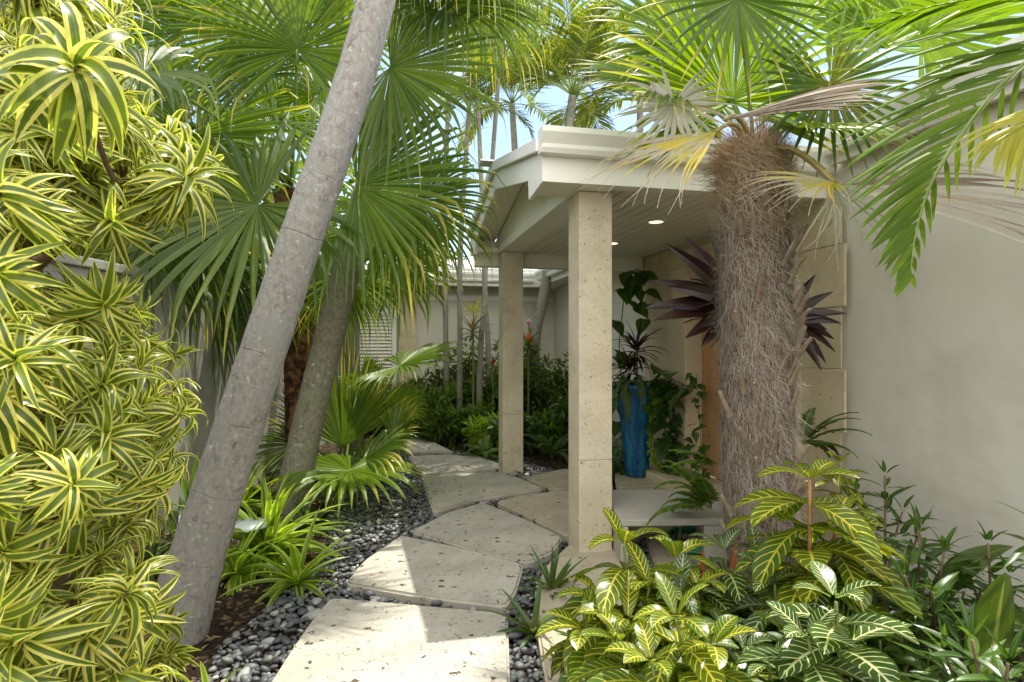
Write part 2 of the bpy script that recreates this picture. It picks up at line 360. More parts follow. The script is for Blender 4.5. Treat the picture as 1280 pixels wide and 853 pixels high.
M['dfern'] = G('shade fern leaflet', (.03, .085, .018), (.05, .13, .025), tr=.35, rough=.55)
M['lance'] = G('lance leaf', (.025, .08, .018), (.045, .13, .022), tr=.33, rough=.32, mid=(.1, .2, .05))
M['broad'] = G('broad leaf', (.025, .07, .018), (.05, .11, .022), tr=.3, rough=.3, mid=(.16, .2, .05), ribs=14)
M['heart'] = G('heart leaf', (.02, .075, .018), (.035, .11, .02), tr=.28, rough=.3, mid=(.06, .14, .03))
M['burg'] = G('burgundy leaf', (.014, .005, .004), (.034, .010, .007), tr=.18, trc=(1.5, .6, .6), rough=.3, mid=(.055, .018, .014), tip=(.03, .022, .015), tipr=(.9, 1.3))
M['brom'] = G('bromeliad leaf', (.10, .10, .02), (.12, .15, .03), tr=.35, rough=.34, tip=(.06, .12, .03), tipr=(.15, .6))
M['bush'] = G('shrub leaf', (.03, .085, .015), (.07, .15, .025), tr=.4, rough=.4)
M['lime'] = G('lime shrub leaf', (.14, .22, .02), (.28, .32, .03), tr=.5, rough=.4)
M['litter'] = G('fallen dry leaf', (.20, .12, .06), (.34, .24, .13), tr=.15, trc=(1, .8, .6), rough=.8)
M['orange'] = G('orange bract', (.60, .10, .02), (.55, .22, .04), tr=.35, trc=(1.1, .8, .6), rough=.4)
M['pink'] = G('pink petal', (.55, .25, .38), (.65, .4, .5), tr=.35, trc=(1, .9, 1), rough=.5)
M['red'] = G('red bract', (.45, .01, .015), (.5, .03, .03), tr=.25, trc=(1, .6, .6), rough=.35)
# ================================================================== SETTING
mb = MB(); mb.grid([[Vector((x, y, 0)) for x in (-150, -20, 0, 20, 150)] for y in (-60, -5, 5, 20, 200)])
tag(mb.build('ground', M['soil']), kind='structure')
# ------------------------------------------------------------------ path slabs (outlines unprojected on the ground)
def rounded(poly, rad=.06, k=3):
    out = []; n = len(poly)
    for i in range(n):
        p0, p1, p2 = poly[i-1], poly[i], poly[(i+1) % n]
        a = (p0-p1); b = (p2-p1); r = min(rad, a.length*.4, b.length*.4)
        A_, B_ = p1+a.normalized()*r, p1+b.normalized()*r
        for j in range(k+1):
            t = j/k; out.append(A_*(1-t)**2+p1*2*t*(1-t)+B_*t*t)
    return out
SLABS = []
def slab(pix, label, mat='slab', z1=.07, z0=-.03):
    pts = [gp(x, y, z1) for x, y in pix]; cc = sum(pts, Vector())/len(pts); pts = rounded([p-(p-cc).normalized()*.012 for p in pts])
    c = sum(pts, Vector())/len(pts); c.z = 0
    SLABS.append([(p.x, p.y) for p in pts])
    bm = bmesh.new(); vs = [bm.verts.new((p.x-c.x, p.y-c.y, z0)) for p in pts]
    f = bm.faces.new(vs); bmesh.ops.recalc_face_normals(bm, faces=[f])
    if f.normal.z < 0: f.normal_flip()
    r = bmesh.ops.extrude_face_region(bm, geom=[f]); tv = [g for g in r['geom'] if isinstance(g, bmesh.types.BMVert)]
    for v in tv: v.co.z = z1
    top = [g for g in r['geom'] if isinstance(g, bmesh.types.BMFace)]
    bmesh.ops.recalc_face_normals(bm, faces=bm.faces)
    bmesh.ops.bevel(bm, geom=[e for e in bm.edges if abs(e.verts[0].co.z-z1) < 1e-4 and abs(e.verts[1].co.z-z1) < 1e-4], offset=.014, segments=3, affect='EDGES')
    me = bpy.data.meshes.new('paving_slab'); bm.to_mesh(me); bm.free(); me.materials.append(M[mat])
    o = bpy.data.objects.new('paving_slab', me); C.objects.link(o); o.location = c
    return tag(o, label, 'paving slab', 'slabs of the curving garden path')
slab([(200,1000),(300,900),(335,851),(368,800),(392,768),(412,745),(520,754),(637,765),(641,853),(640,1000)], 'nearest pale pitted slab, cut off by the bottom edge of the picture')
slab([(428,729),(452,700),(500,668),(580,684),(657,704),(648,738),(634,759),(540,748)], 'second slab from the camera, half in sun, with a shadow edge across it')
slab([(511,664),(555,641),(604,627),(655,647),(706,671),(692,690),(660,704),(590,687)], 'third slab from the camera, wedge shaped, left of the near column')
slab([(526,597),(570,591),(622,589),(654,598),(683,611),(640,617),(590,625),(541,641)], 'fourth slab from the camera, sunlit, just before the far column')
slab([(508,570),(555,568),(598,569),(640,585),(650,589),(619,586),(526,594)], 'fifth slab from the camera, crossed by thin trunk shadows')
slab([(500,550),(532,547),(568,565),(540,565),(509,567)], 'sixth slab from the camera, sunlit at the garden edge')
slab([(485,540),(500,535),(528,545),(496,548)], 'farthest slab of the curving path, almost under the low fan leaf')
slab([(618,626),(660,617),(703,613),(768,611),(790,640),(765,668),(709,670),(660,646)], 'shaded slab behind the near column with bright sun flecks', 'flag')
slab([(655,597),(700,586),(762,585),(768,609),(712,611),(690,612)], 'shaded slab between the two porch columns', 'flag')
slab([(766,585),(838,585),(852,606),(770,609)], 'shaded porch slab carrying the tall blue pot', 'flag')
slab([(666,733),(682,705),(709,680),(760,672),(800,700),(790,900),(690,900),(672,800)], 'shaded slab under the near column, right of the pebble gap', 'flag')
slab([(770,672),(795,645),(862,645),(905,660),(905,668),(802,668)], 'brown shaded slab seen through the gap below the bench', 'flag')
slab([(806,672),(905,671),(925,700),(930,760),(830,740)], 'shaded slab the coiled green hose lies on', 'flag')
slab([(772,611),(850,609),(905,630),(905,657),(800,641),(792,637)], 'shaded slab behind the grey bench at the doorstep', 'flag')
# ------------------------------------------------------------------ pebbles
def inpoly(p, poly):
    x, y = p; c = False; n = len(poly)
    for i in range(n):
        x1, y1 = poly[i]; x2, y2 = poly[i-1]
        if (y1 > y) != (y2 > y) and x < (x2-x1)*(y-y1)/(y2-y1)+x1: c = not c
    return c
def ico(sub):
    bm = bmesh.new(); bmesh.ops.create_icosphere(bm, subdivisions=sub, radius=1)
    v = np.array([x.co[:] for x in bm.verts]); f = np.array([[q.index for q in x.verts] for x in bm.faces]); bm.free(); return v, f
def pebbles(name, centres, sizes, sub, mat, label=None, cat=None, kind='stuff', zs=None):
    iv, iff = ico(sub); nv, nf = len(iv), len(iff); n = len(centres)
    V = np.empty((n, nv, 3)); 
    for i, (c, s) in enumerate(zip(centres, sizes)):
        a = random.uniform(0, math.pi); ex = random.uniform(1.1, 1.6); ey = random.uniform(.8, 1.05); ez = random.uniform(.45, .7)
        Mx = Euler((random.gauss(0, .25), random.gauss(0, .25), a)).to_matrix()
        w = iv*np.array([ex, ey, ez])*s
        w = w*(1+.09*np.sin(iv[:, [1]]*3+i)+.06*np.sin(iv[:, [0]]*4+2*i))
        V[i] = w @ np.array(Mx).T+np.array(c)
    me = bpy.data.meshes.new(name); nt_ = n*nf
    Fc = (iff[None]+(np.arange(n)*nv)[:, None, None]).reshape(-1)
    me.vertices.add(n*nv); me.vertices.foreach_set('co', V.reshape(-1))
    me.loops.add(nt_*3); me.loops.foreach_set('vertex_index', Fc.astype(np.int32))
    me.polygons.add(nt_); me.polygons.foreach_set('loop_start', np.arange(0, nt_*3, 3, dtype=np.int32))
    me.polygons.foreach_set('use_smooth', np.ones(nt_, dtype=bool)); me.update()
    u = me.uv_layers.new(name='rnd'); rr = np.repeat(np.random.rand(n)**.9, nf*3)
    u.data.foreach_set('uv', np.stack([rr, rr], 1).astype(np.float32).ravel())
    me.materials.append(mat); o = bpy.data.objects.new(name, me); C.objects.link(o)
    return tag(o, label, cat, None, kind)
area = [gp(x, y) for x, y in [(150,960),(258,853),(276,812),(330,768),(385,722),(412,690),(410,650),(408,615),(440,590),(500,560),(520,560),(660,580),(720,600),(800,640),(900,660),(900,760),(760,960)]]
area = [(p.x, p.y) for p in area]
near, far, zs = [], [], []
nsz, fsz = [], []
bb = [min(p[0] for p in area), max(p[0] for p in area), min(p[1] for p in area), max(p[1] for p in area)]
def clearance(p, poly):
    return inpoly(p, poly)
cell = {}
def okd(p, r):
    k = (int(p[0]/.06), int(p[1]/.06))
    for i in (-1, 0, 1):
        for j in (-1, 0, 1):
            for q in cell.get((k[0]+i, k[1]+j), ()):
                if (q[0]-p[0])**2+(q[1]-p[1])**2 < (r+q[2])**2*.62: return False
    cell.setdefault(k, []).append((p[0], p[1], r)); return True
for t in range(120000):
    y = bb[2]+(bb[3]-bb[2])*random.random()**1.3; x = random.uniform(bb[0], bb[1])
    if not inpoly((x, y), area) or x*F/y > 330: continue
    if any(inpoly((x, y), s) for s in SLABS): continue
    s = random.choice((.010, .014, .017, .02, .025))*random.uniform(.8, 1.2)*1.0
    if not okd((x, y), s*1.1): continue
    (near if y < 4.3 else far).append((x, y, s*.5+random.uniform(.0, .02))); (nsz if y < 4.3 else fsz).append(s)
# second, sparser layer lying on top
for t in range(1500):
    y = bb[2]+(bb[3]-bb[2])*random.random()**1.2; x = random.uniform(bb[0], bb[1])
    if not inpoly((x, y), area) or x*F/y > 20 or any(inpoly((x, y), s) for s in SLABS): continue
    near.append((x, y, random.uniform(.03, .048))); nsz.append(random.choice((.016, .02, .025, .028)))
cs = near+far
o = pebbles('pebbles', cs, nsz+fsz, 2, M['pebble'], 'grey river pebbles filling the beds and joints around the path slabs', 'pebbles')
def stone(px, py, z, s, label):
    p = gp(px, py, z); o = pebbles('river_stone', [(0, 0, 0)], [s], 3, M['pebble'], label, 'stone', None); o.location = p
    rr = np.full(len(o.data.loops)*2, .93, dtype=np.float32); o.data.uv_layers['rnd'].data.foreach_set('uv', rr)
stone(390, 770, .045, .045, 'largest pale oval stone resting against the nearest slab')
stone(396, 752, .05, .034, 'pale oval stone just behind the largest one by the nearest slab')
# leaf litter
mb = MB()
for i in range(900):
    k = random.random()
    if k < .45: p = Vector((random.uniform(-2.9, -1.35), random.uniform(2.2, 6.5), 0))
    elif k < .75: p = Vector((random.uniform(.9, 3.2), random.uniform(1.6, 4.2), 0))
    else: p = Vector((random.uniform(-1.6, 1.2), random.uniform(7.2, 10.3), 0))
    a = random.uniform(0, 6.28); mb.leaf(p+Vector((0, 0, .012+random.random()*.02)), (math.cos(a), math.sin(a), .15), random.uniform(.03, .09), random.uniform(.008, .02), .5, 4, .2)
for i in range(46):
    q = gp(random.uniform(340, 700), random.uniform(585, 850)); a = random.uniform(0, 6.28)
    zt = .074 if any(inpoly((q.x, q.y), s_) for s_ in SLABS) else .045
    mb.leaf((q.x, q.y, zt), (math.cos(a), math.sin(a), .12), random.uniform(.02, .06), random.uniform(.004, .012), .5, 4, .2)
tag(mb.build('leaf_litter', M['litter']), 'brown fallen leaves scattered on the soil of the beds', 'leaf litter', kind='stuff')
# ------------------------------------------------------------------ HOUSE (local frame: x away from the path, y along the columns)
O = Vector((.55, 4.13, 0)); RZ = R(12.2)
UV_ = Vector((-math.sin(RZ), math.cos(RZ), 0)); VV_ = Vector((math.cos(RZ), math.sin(RZ), 0))
def toloc(p): q = Vector(p)-O; return Vector((q.dot(VV_), q.dot(UV_), p[2]))
def tow(x, y, z=0.): return O+VV_*x+UV_*y+Vector((0, 0, z))
house = thing('house', O, 'cream stucco house with limestone clad entrance and gabled white porch on two columns', 'house', rotz=RZ)
WX = 1.76
mb = MB()
mb.box(WX, 2.0, -7, .35, -.05, 2.9); mb.box(WX, 2.0, 1.66, 7.1, -.05, 2.9); mb.box(WX, 2.0, .35, 1.66, 2.3, 2.9)
mb.box(-9, WX-.002, 6.9, 7.1, -.05, 2.9)
wall = mb.build('wall', M['stucco'], house)
# limestone cladding
mb = MB(); X0 = WX-.045
mb.box(X0, WX-.002, -.34, .12, .0, 2.64); mb.box(X0, WX-.002, 1.97, 2.78, .0, 2.56); mb.box(X0, WX-.002, .12, 1.97, 2.48, 2.64)
mb.build('stone_cladding', M['clad'], house, bevel=.004)
zz = 0.0
for i in range(6):
    w = (-.455, -.415)[i % 2]; mb = MB(); mb.box(X0-.012-(.008 if i % 2 == 0 else 0), X0-.002, w, -.05 + (i % 2)*.1, zz+.003, zz+.437); zz += .44
    mb.build('quoin_stone', M['clad'], house, bevel=.006)
for y0, y1 in ((.13, .36), (1.65, 1.95)):
    mb = MB(); mb.box(WX-.12, WX+.06, y0, y1, .152, 2.30); mb.build('door_jamb', M['clad'], house, bevel=.005)
mb = MB(); mb.box(WX-.12, WX+.06, .13, 1.95, 2.303, 2.47); mb.build('door_lintel', M['clad'], house, bevel=.005)
mb = MB(); mb.box(WX-.46, WX+.06, .05, 2.0, -.03, .15); mb.build('doorstep', M['clad'], house, bevel=.008)
mb = MB()
mb.box(WX+.07, WX+.115, .36, 1.65, .153, 2.30)
door = mb.build('door', M['wood'], house, bevel=.003)
for za, zb in ((.30, 1.05), (1.15, 2.15)):
    for ya, yb in ((.48, .96), (1.05, 1.53)):
        mb = MB(); mb.box(WX+.055, WX+.069, ya, yb, za, zb); mb.build('panel', M['wood'], door, bevel=.004)
mb = MB(); mb.tube([(WX+.07, .45, 1.1), (WX+.02, .45, 1.1), (WX+.02, .56, 1.1)], .011, 8); mb.build('handle', M['dark'], door)
# columns
def column(y):
    mb = MB(); s = .12
    mb.box(-s, s, y-s, y+s, .03, .70); c = mb.build('column', M['coral'], house, bevel=.006)
    mb = MB(); mb.box(-s, s, y-s, y+s, .7015, 2.545); mb.build('upper_shaft', M['coral'], c, bevel=.006)
column(0); column(2.67)
# porch roof
PY0, PY1, PXL, RIDGE = -.25, 3.02, -.39, 1.39
TOP, PK = 2.84, 3.17
mb = MB()
mb.prism([(PY0-.02, TOP-.02), (RIDGE, PK), (PY1+.02, TOP-.02), (PY1+.02, TOP-.07), (RIDGE, PK-.05), (PY0-.02, TOP-.07)], PXL-.04, 3.2, lambda u, v, a: Vector((a, u, v)))
proof = mb.build('porch_roof', M['roof'], house)
mb = MB()   # barge board with eave returns on the gable end
mb.prism([(PY0, TOP-.07), (RIDGE, PK-.055), (PY1, TOP-.07), (PY1, 2.55), (2.66, 2.52), (2.64, 2.66), (RIDGE, 2.93), (.12, 2.66), (.10, 2.52), (PY0, 2.55)], PXL-.03, PXL, lambda u, v, a: Vector((a, u, v)))
mb.build('barge_board', M['trim'], proof)
mb = MB()
for (ya, za, yb, zb) in ((PY0-.02, TOP-.02, RIDGE, PK), (RIDGE, PK, PY1+.02, TOP-.02)):
    mb.prism([(ya, za+.004), (yb, zb+.004), (yb, zb-.075), (ya, za-.075)], PXL-.075, PXL-.043, lambda u, v, a: Vector((a, u, v)))
mb.build('rake_trim', M['trim'], proof)
mb = MB(); mb.prism([(RIDGE-.09, PK-.012), (RIDGE, PK+.03), (RIDGE+.09, PK-.012)], PXL-.17, 2.6, lambda u, v, a: Vector((a, u, v))); mb.build('ridge_cap', M['roof'], proof)
mb = MB()   # boxed eave returns and sloping soffit below the rake
mb.box(PXL+.002, -.145, PY0+.003, .10, 2.552, 2.60); mb.box(PXL+.002, -.145, 2.66, PY1-.003, 2.552, 2.60)
for ya, za, yb, zb in ((PY0+.01, 2.74, RIDGE, 3.06), (RIDGE, 3.06, PY1-.01, 2.74)):
    mb.prism([(ya, za), (yb, zb), (yb, zb-.025), (ya, za-.025)], PXL+.002, -.135, lambda u, v, a: Vector((a, u, v)))
mb.build('rake_soffit', M['ceiling'], proof)
mb = MB(); mb.prism([(PY0+.02, 2.70), (RIDGE, 3.03), (PY1-.02, 2.70), (PY1-.02, 2.60), (PY0+.02, 2.60)], -.13, -.09, lambda u, v, a: Vector((a, u, v))); mb.build('gable_panel', M['ceiling'], proof)
mb = MB(); mb.box(-.14, .10, PY0+.003, 2.817, 2.548, 2.64); mb.build('beam', M['trim'], proof, bevel=.004)
mb = MB(); mb.box(PXL+.01, WX-.05, 2.82, 2.98, 2.41, 2.70); mb.build('beam', M['ceiling'], proof, bevel=.004)
mb = MB(); mb.box(.101, WX-.05, PY0+.002, PY0+.09, 2.551, 2.66); mb.build('beam', M['trim'], proof, bevel=.004)
mb = MB()
x = .105
while x < WX-.06:
    mb.box(x, min(x+.092, WX-.05), PY0+.09, 2.818, 2.565, 2.585); x += .104
mb.box(.105, WX-.05, PY0+.092, 2.816, 2.586, 2.60)
mb.build('ceiling', M['ceiling'], proof)
def gutter_prof(sx, x0, z1):   # (offset outward, z)
    return [(x0, z1-.155), (x0+sx*.07, z1-.155), (x0+sx*.085, z1-.125), (x0+sx*.085, z1-.10), (x0+sx*.12, z1-.035), (x0+sx*.12, z1), (x0+sx*.108, z1), (x0+sx*.108, z1-.03), (x0+sx*.02, z1-.13), (x0, z1-.13)]
mb = MB(); mb.box(PXL-.03, 1.72, PY0-.025, PY0-.002, 2.55, 2.83); mb.build('fascia', M['trim'], proof, bevel=.003)
mb = MB(); mb.prism(gutter_prof(-1, PY0-.027, 2.87), PXL-.055, 1.72, lambda u, v, a: Vector((a, u, v)))
mb.prism([(PY0-.027, 2.715), (PY0-.10, 2.715), (PY0-.112, 2.76), (PY0-.147, 2.83), (PY0-.147, 2.87), (PY0-.027, 2.87)], PXL-.062, PXL-.055, lambda u, v, a: Vector((a, u, v)))
mb.build('gutter', M['trim'], proof)
for px, py in ((820, 277), (765, 304)):
    z = 2.565; d = F*(z-EYE)/(430-py); q = toloc(((px-640)/F*d, d, z)); 
    mb = MB(); n = 28; c = Vector((q.x, q.y, 0))
    rows = [[Vector((c.x+math.cos(a)*r_, c.y+math.sin(a)*r_, z_)) for a in [6.2832*k/n for k in range(n)]] for r_, z_ in ((.088, 2.5645), (.088, 2.556), (.064, 2.556), (.06, 2.5635))]
    mb.grid(rows, True); lo = mb.build('recessed_light', M['trim'], proof, smooth=False)
    mb = MB(); mb.v = [Vector((c.x+math.cos(a)*.061, c.y+math.sin(a)*.061, 2.562)) for a in [6.2832*k/n for k in range(n)]]; mb.face(tuple(range(n)), [(0, 0)]*n)
    mb.build('lamp_glass', M['lamp'], lo)
# main roof with eave
mb = MB(); S_ = .22
mb.prism([(1.62, 2.94), (5.0, 2.94+3.38*S_), (5.0, 2.88+3.38*S_), (1.62, 2.88)], -7.2, PY0-.1, lambda u, v, a: Vector((u, a, v)))
for (ya, yb) in ((3.05, 6.4),):
    mb.prism([(1.30, 2.80), (5.0, 2.80+3.7*S_), (5.0, 2.74+3.7*S_), (1.30, 2.74)], ya, yb, lambda u, v, a: Vector((u, a, v)))
mb.prism([(1.9, 2.80+.6*S_), (5.0, 2.80+3.7*S_), (5.0, 2.74+3.7*S_), (1.9, 2.74+.6*S_)], PY0-.1, 3.05, lambda u, v, a: Vector((u, a, v)))
mb.prism([(6.35, 2.74), (9.4, 3.42), (9.4, 3.36), (6.35, 2.68)], -9.2, 5, lambda u, v, a: Vector((a, u, v)))
mroof = mb.build('roof', M['roof'], house)
mb = MB(); mb.box(1.69, WX-.002, -7.2, PY0-.102, 2.78, 2.80); mb.box(1.34, WX-.002, 3.03, 6.895, 2.56, 2.58); mb.box(-9, WX-.003, 6.38, 6.895, 2.555, 2.575); mb.build('eave_soffit', M['ceiling'], mroof)
mb = MB(); mb.box(1.66, 1.685, -7.2, PY0-.10, 2.76, 2.93); mb.box(1.31, 1.335, 3.03, 6.4, 2.54, 2.74); mb.box(-9.1, 1.33, 6.35, 6.377, 2.53, 2.72); mb.build('fascia', M['trim'], mroof, bevel=.003)
mb = MB(); mb.prism(gutter_prof(-1, 1.658, 2.97), -7.2, PY0-.10, lambda u, v, a: Vector((u, a, v)))
mb.prism(gutter_prof(-1, 1.308, 2.78), 3.03, 6.2, lambda u, v, a: Vector((u, a, v)))
mb.prism(gutter_prof(-1, 6.348, 2.76), -9.1, 1.2, lambda u, v, a: Vector((a, u, v))); mb.build('gutter', M['trim'], mroof)
mb = MB(); mb.box(-1.05, WX-.02, 6.86, 6.898, 2.30, 2.40); mb.build('wall_trim', M['trim'], house)
# louvred door in the far wall
ly = 6.898
mb = MB(); mb.box(-2.06, -1.98, ly-.05, ly, 0, 2.12); mb.box(-1.30, -1.22, ly-.05, ly, 0, 2.12); mb.box(-1.978, -1.302, ly-.05, ly, 2.04, 2.12); mb.box(-1.978, -1.302, ly-.05, ly, .02, .12)
lou = mb.build('louvred_door', M['trim'], house, bevel=.003)
mb = MB(); z = .15
while z < 2.02:
    mb.prism([(ly-.045, z), (ly-.008, z+.05), (ly-.004, z+.045), (ly-.041, z-.006)], -1.976, -1.304, lambda u, v, a: Vector((a, u, v))); z += .062
mb.build('louvres', M['trim'], lou)
mb = MB(); mb.box(-1.18, -.86, 6.80, 6.897, 0, 2.5); mb.build('pilaster', M['clad'], house, bevel=.005)
mb = MB(); mb.box(WX-.20, WX-.002, 5.3, 5.4, 2.34, 2.42); mb.build('security_camera', M['dark'], house, bevel=.01)
# garden wall
gw = thing('garden_wall', (-2.85, 4, 0), 'plain grey rendered garden wall behind the left planting', 'wall')
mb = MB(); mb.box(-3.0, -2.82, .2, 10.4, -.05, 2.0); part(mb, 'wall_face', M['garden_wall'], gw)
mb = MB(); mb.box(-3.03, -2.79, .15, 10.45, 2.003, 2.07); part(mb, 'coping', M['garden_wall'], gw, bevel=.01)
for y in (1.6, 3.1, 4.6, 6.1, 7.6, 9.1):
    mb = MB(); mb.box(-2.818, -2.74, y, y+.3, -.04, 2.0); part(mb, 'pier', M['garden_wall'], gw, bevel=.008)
# ------------------------------------------------------------------ bench, hose, pot
b0 = toloc(at(770, 640, 3.95))
br = thing('stone_bench', Vector((1.1, 4.2, 0)), 'low grey concrete slab bench right behind the near column', 'bench')
def quad(mb, P, z0, z1):
    b = len(mb.v); mb.v += [Vector((p.x, p.y, z0)) for p in P]+[Vector((p.x, p.y, z1)) for p in P]
    for q in ((0,3,2,1),(4,5,6,7),(0,1,5,4),(1,2,6,5),(2,3,7,6),(3,0,4,7)): mb.face(tuple(b+i for i in q), [(0,0),(1,0),(1,1),(0,1)])
zb = .36
A_, B_, C_, D_ = gp(776, 650, zb), gp(925, 648, zb), gp(905, 614, zb), gp(752, 612, zb)
mb = MB(); quad(mb, (A_, B_, C_, D_), zb-.045, zb); part(mb, 'bench_top', M['bench'], br, bevel=.008)
ax_ = (B_-A_).normalized()*.05; bx_ = (B_-A_).normalized()*.24
mb = MB(); quad(mb, (A_, A_+ax_, D_+ax_, D_), .03, zb-.047); part(mb, 'leg', M['bench'], br, bevel=.006)
mb = MB(); quad(mb, (B_-bx_, B_, C_, C_-bx_), .03, zb-.047); part(mb, 'leg', M['bench'], br, bevel=.006)
mb = MB(); pts = []
for k in range(75):
    a = k/24*2*math.pi+1.2; c = gp(868, 678, .09); pts.append(c+Vector((math.cos(a)*(.205-.012*(k//24)), math.sin(a)*(.23-.01*(k//24)), .015*(k/24))))
mb.tube(pts, .0125, 8)
h = tag(mb.build('garden_hose', M['hose'], smooth=True), 'green garden hose coiled on the slab below the bench', 'hose')
pot = thing('plant_pot', gp(796, 595, .07), 'tall tapered blue glazed pot standing in the porch corner', 'pot')
prof = [(.0, 0), (.115, 0), (.125, .02), (.145, .25), (.175, .55), (.205, .8), (.215, .93), (.235, .95), (.235, 1.0), (.205, 1.0), (.19, .93), (0, .92)]
mb = MB(); mb.grid([[pot.location+Vector((r_*math.cos(a), r_*math.sin(a), z_)) for a in [6.2832*k/32 for k in range(32)]] for r_, z_ in prof], True)
part(mb, 'pot_body', M['glaze'], pot, smooth=True)
mb = MB(); mb.tube([pot.location+Vector((0, 0, .935)), pot.location+Vector((0, 0, .955))], .19, 20); part(mb, 'potting_soil', M['soil'], pot)
gl = thing('garden_light', gp(312, 706), 'pale flat round garden light cap beside the striped clump', 'garden light')
p0 = gl.location
mb = MB(); mb.tube([p0, p0+Vector((0, 0, .27))], .014, 8); part(mb, 'post', M['dark'], gl)
mb = MB(); mb.grid([[p0+Vector((r_*math.cos(a), r_*math.sin(a), z_)) for a in [6.2832*k/28 for k in range(28)]] for r_, z_ in ((.0, .255), (.125, .26), (.13, .268), (.10, .29), (.05, .305), (0, .31))], True); part(mb, 'lamp_cap', M['metal'], gl, smooth=True)
# ================================================================== PLANTS
U_ = random.uniform
def jit(v, s): return Vector((v[0]+U_(-s, s), v[1]+U_(-s, s), v[2]+U_(-s, s)))
def curve(p0, p1, sag=0., n=8, side=Vector((0, 0, 0))):
    p0, p1 = Vector(p0), Vector(p1)
    return [p0.lerp(p1, i/n)+(Z*sag+side)*math.sin(math.pi*i/n) for i in range(n+1)]
# ------------------------------------------------------------------ palm trunks
def trunk(mb, pts, rad, ns=20, seg=40):
    # smooth through the given points (Catmull-Rom)
    P = [Vector(p) for p in pts]; out, rr = [], []
    n = len(P)
    for i in range(n-1):
        a, b, c, d = P[max(i-1, 0)], P[i], P[i+1], P[min(i+2, n-1)]
        k = max(2, seg//(n-1))
        for j in range(k if i < n-2 else k+1):
            t = j/k
            out.append(.5*((2*b)+(c-a)*t+(2*a-5*b+4*c-d)*t*t+(3*b-a-3*c+d)*t**3)); rr.append((rad[i]*(1-t)+rad[i+1]*t)*(1+.015*math.sin(len(out)*2.1)))
    mb.tube(out, rr, ns, wob=.012)
    return out
def fan_frond(root, hub, A, N, L, base, mat, pmat='petiole', sag=.1, pr=.011, **kw):
    hub = Vector(hub)
    mb = MB(); mb.fan(hub, A, N, L, **kw)
    f = part(mb, 'frond', M[mat], root)
    mb = MB(); mb.tube(curve(base, hub, sag), [pr*1.5-(pr*.6)*i/8 for i in range(9)], 6, flat=.6)
    part(mb, 'petiole', M[pmat], root, True, up=f)
def pinnate(mb, pts, LL, W, n, ang=50, droop=.5, vee=.3, start=.18, sides=(-1, 1), up=Z, tipk=.35, jitv=.08, prof='lance', seg=5):
    pts = [Vector(p) for p in pts]; m = len(pts)-1
    for i in range(n):
        t = start+(1-start)*(i+.5)/n; f = t*m; k = min(int(f), m-1); p = pts[k].lerp(pts[k+1], f-k)
        T = (pts[k+1]-pts[k]).normalized(); S = T.cross(up).normalized(); Nn = S.cross(T)
        l = LL*(math.sin(math.pi*(.12+.88*t)**1.0)**.55 if t < .96 else .45)*(1-tipk*t)
        for s in sides:
            a = R(ang*(1-.35*t)+U_(-6, 6))
            d = T*math.cos(a)+S*s*math.sin(a)+Nn*vee+Vector((U_(-jitv, jitv), U_(-jitv, jitv), U_(-jitv, jitv)))
            mb.leaf(p, d, l*U_(.9, 1.08), W, droop*U_(.6, 1.4), seg, .22, prof, side=Nn.cross(d) if abs(d.normalized().dot(Nn)) < .98 else None)
def feather_frond(root, pts, mat, LL=.4, W=.025, n=40, rr=.009, pmat='petiole', name='frond', **kw):
    mb = MB(); pinnate(mb, pts, LL, W, n, **kw); f = part(mb, name, M[mat], root)
    mb = MB(); m = len(pts); mb.tube(pts, [rr*(1-.8*i/(m-1)) for i in range(m)], 6); part(mb, 'rachis', M[pmat], root, True, up=f)
def arc(base, az, L, rise, droop, n=12):
    """rachis starting at base, azimuth az (deg), elevation rise (deg), bending down"""
    p = Vector(base); e = R(rise); a = R(az); out = [p.copy()]
    for i in range(n):
        d = Vector((math.cos(e)*math.sin(a), math.cos(e)*math.cos(a), math.sin(e))); p = p+d*(L/n); out.append(p.copy()); e -= droop*(1.2*i/n+.4)/n
    return out
# leaning palm in the foreground
lp = thing('leaning_palm', gp(215, 800), 'thick smooth grey palm trunk leaning right across the left foreground', 'palm tree')
b = lp.location
mb = MB(); T0 = trunk(mb, [b+Vector((-.03, 0, -.1)), at(248, 690, 3.05), at(316, 480, 3.12), at(376, 300, 3.2), at(434, 130, 3.3), at(472, -5, 3.42), at(520, -200, 3.7), at(560, -400, 4.2)], [.178, .136, .120, .113, .108, .105, .10, .095], 28, 70)
part(mb, 'trunk', M['bark'], lp, True)
crown = T0[-1]
for k, (az, rise) in enumerate(((250, 30), (300, 25), (200, 35), (340, 40), (20, 30), (150, 20))):
    feather_frond(lp, arc(crown, az, 2.0, rise, 1.5), 'pin', .5, .03, 34, .02)
# second palm (fan leaves over the path)
fp = thing('fan_palm', gp(362, 645), 'mottled grey leaning trunk of fan palm with dark green fans hanging over the path', 'palm tree')
b = fp.location; d0 = b.y
mb = MB(); T1 = trunk(mb, [b+Vector((0, 0, -.05)), at(378, 560, d0), at(412, 420, d0), at(438, 320, d0), at(452, 260, d0), at(480, 180, d0+.05), at(500, 110, d0+.1), at(520, 10, d0+.2), at(530, -90, d0+.3)], [.16, .135, .125, .12, .115, .11, .105, .1, .1], 20, 60)
part(mb, 'trunk', M['bark2'], fp, True)
cb = at(528, -60, d0+.2)
FB = dict(nseg=52, span=300, join=.45, droop=.9, hang=.75)
fan_frond(fp, at(545, -25, 4.5), (.8, -.15, -.2), (0, -.5, .85), .85, cb, 'fanB', **dict(FB, droop=2.4, hang=1., join=.35))
fan_frond(fp, at(520, 250, 4.8), (.7, .1, -.5), (0, -.9, .3), .8, at(490, 120, 5.2), 'fanB', **dict(FB, droop=2., hang=1., span=220))
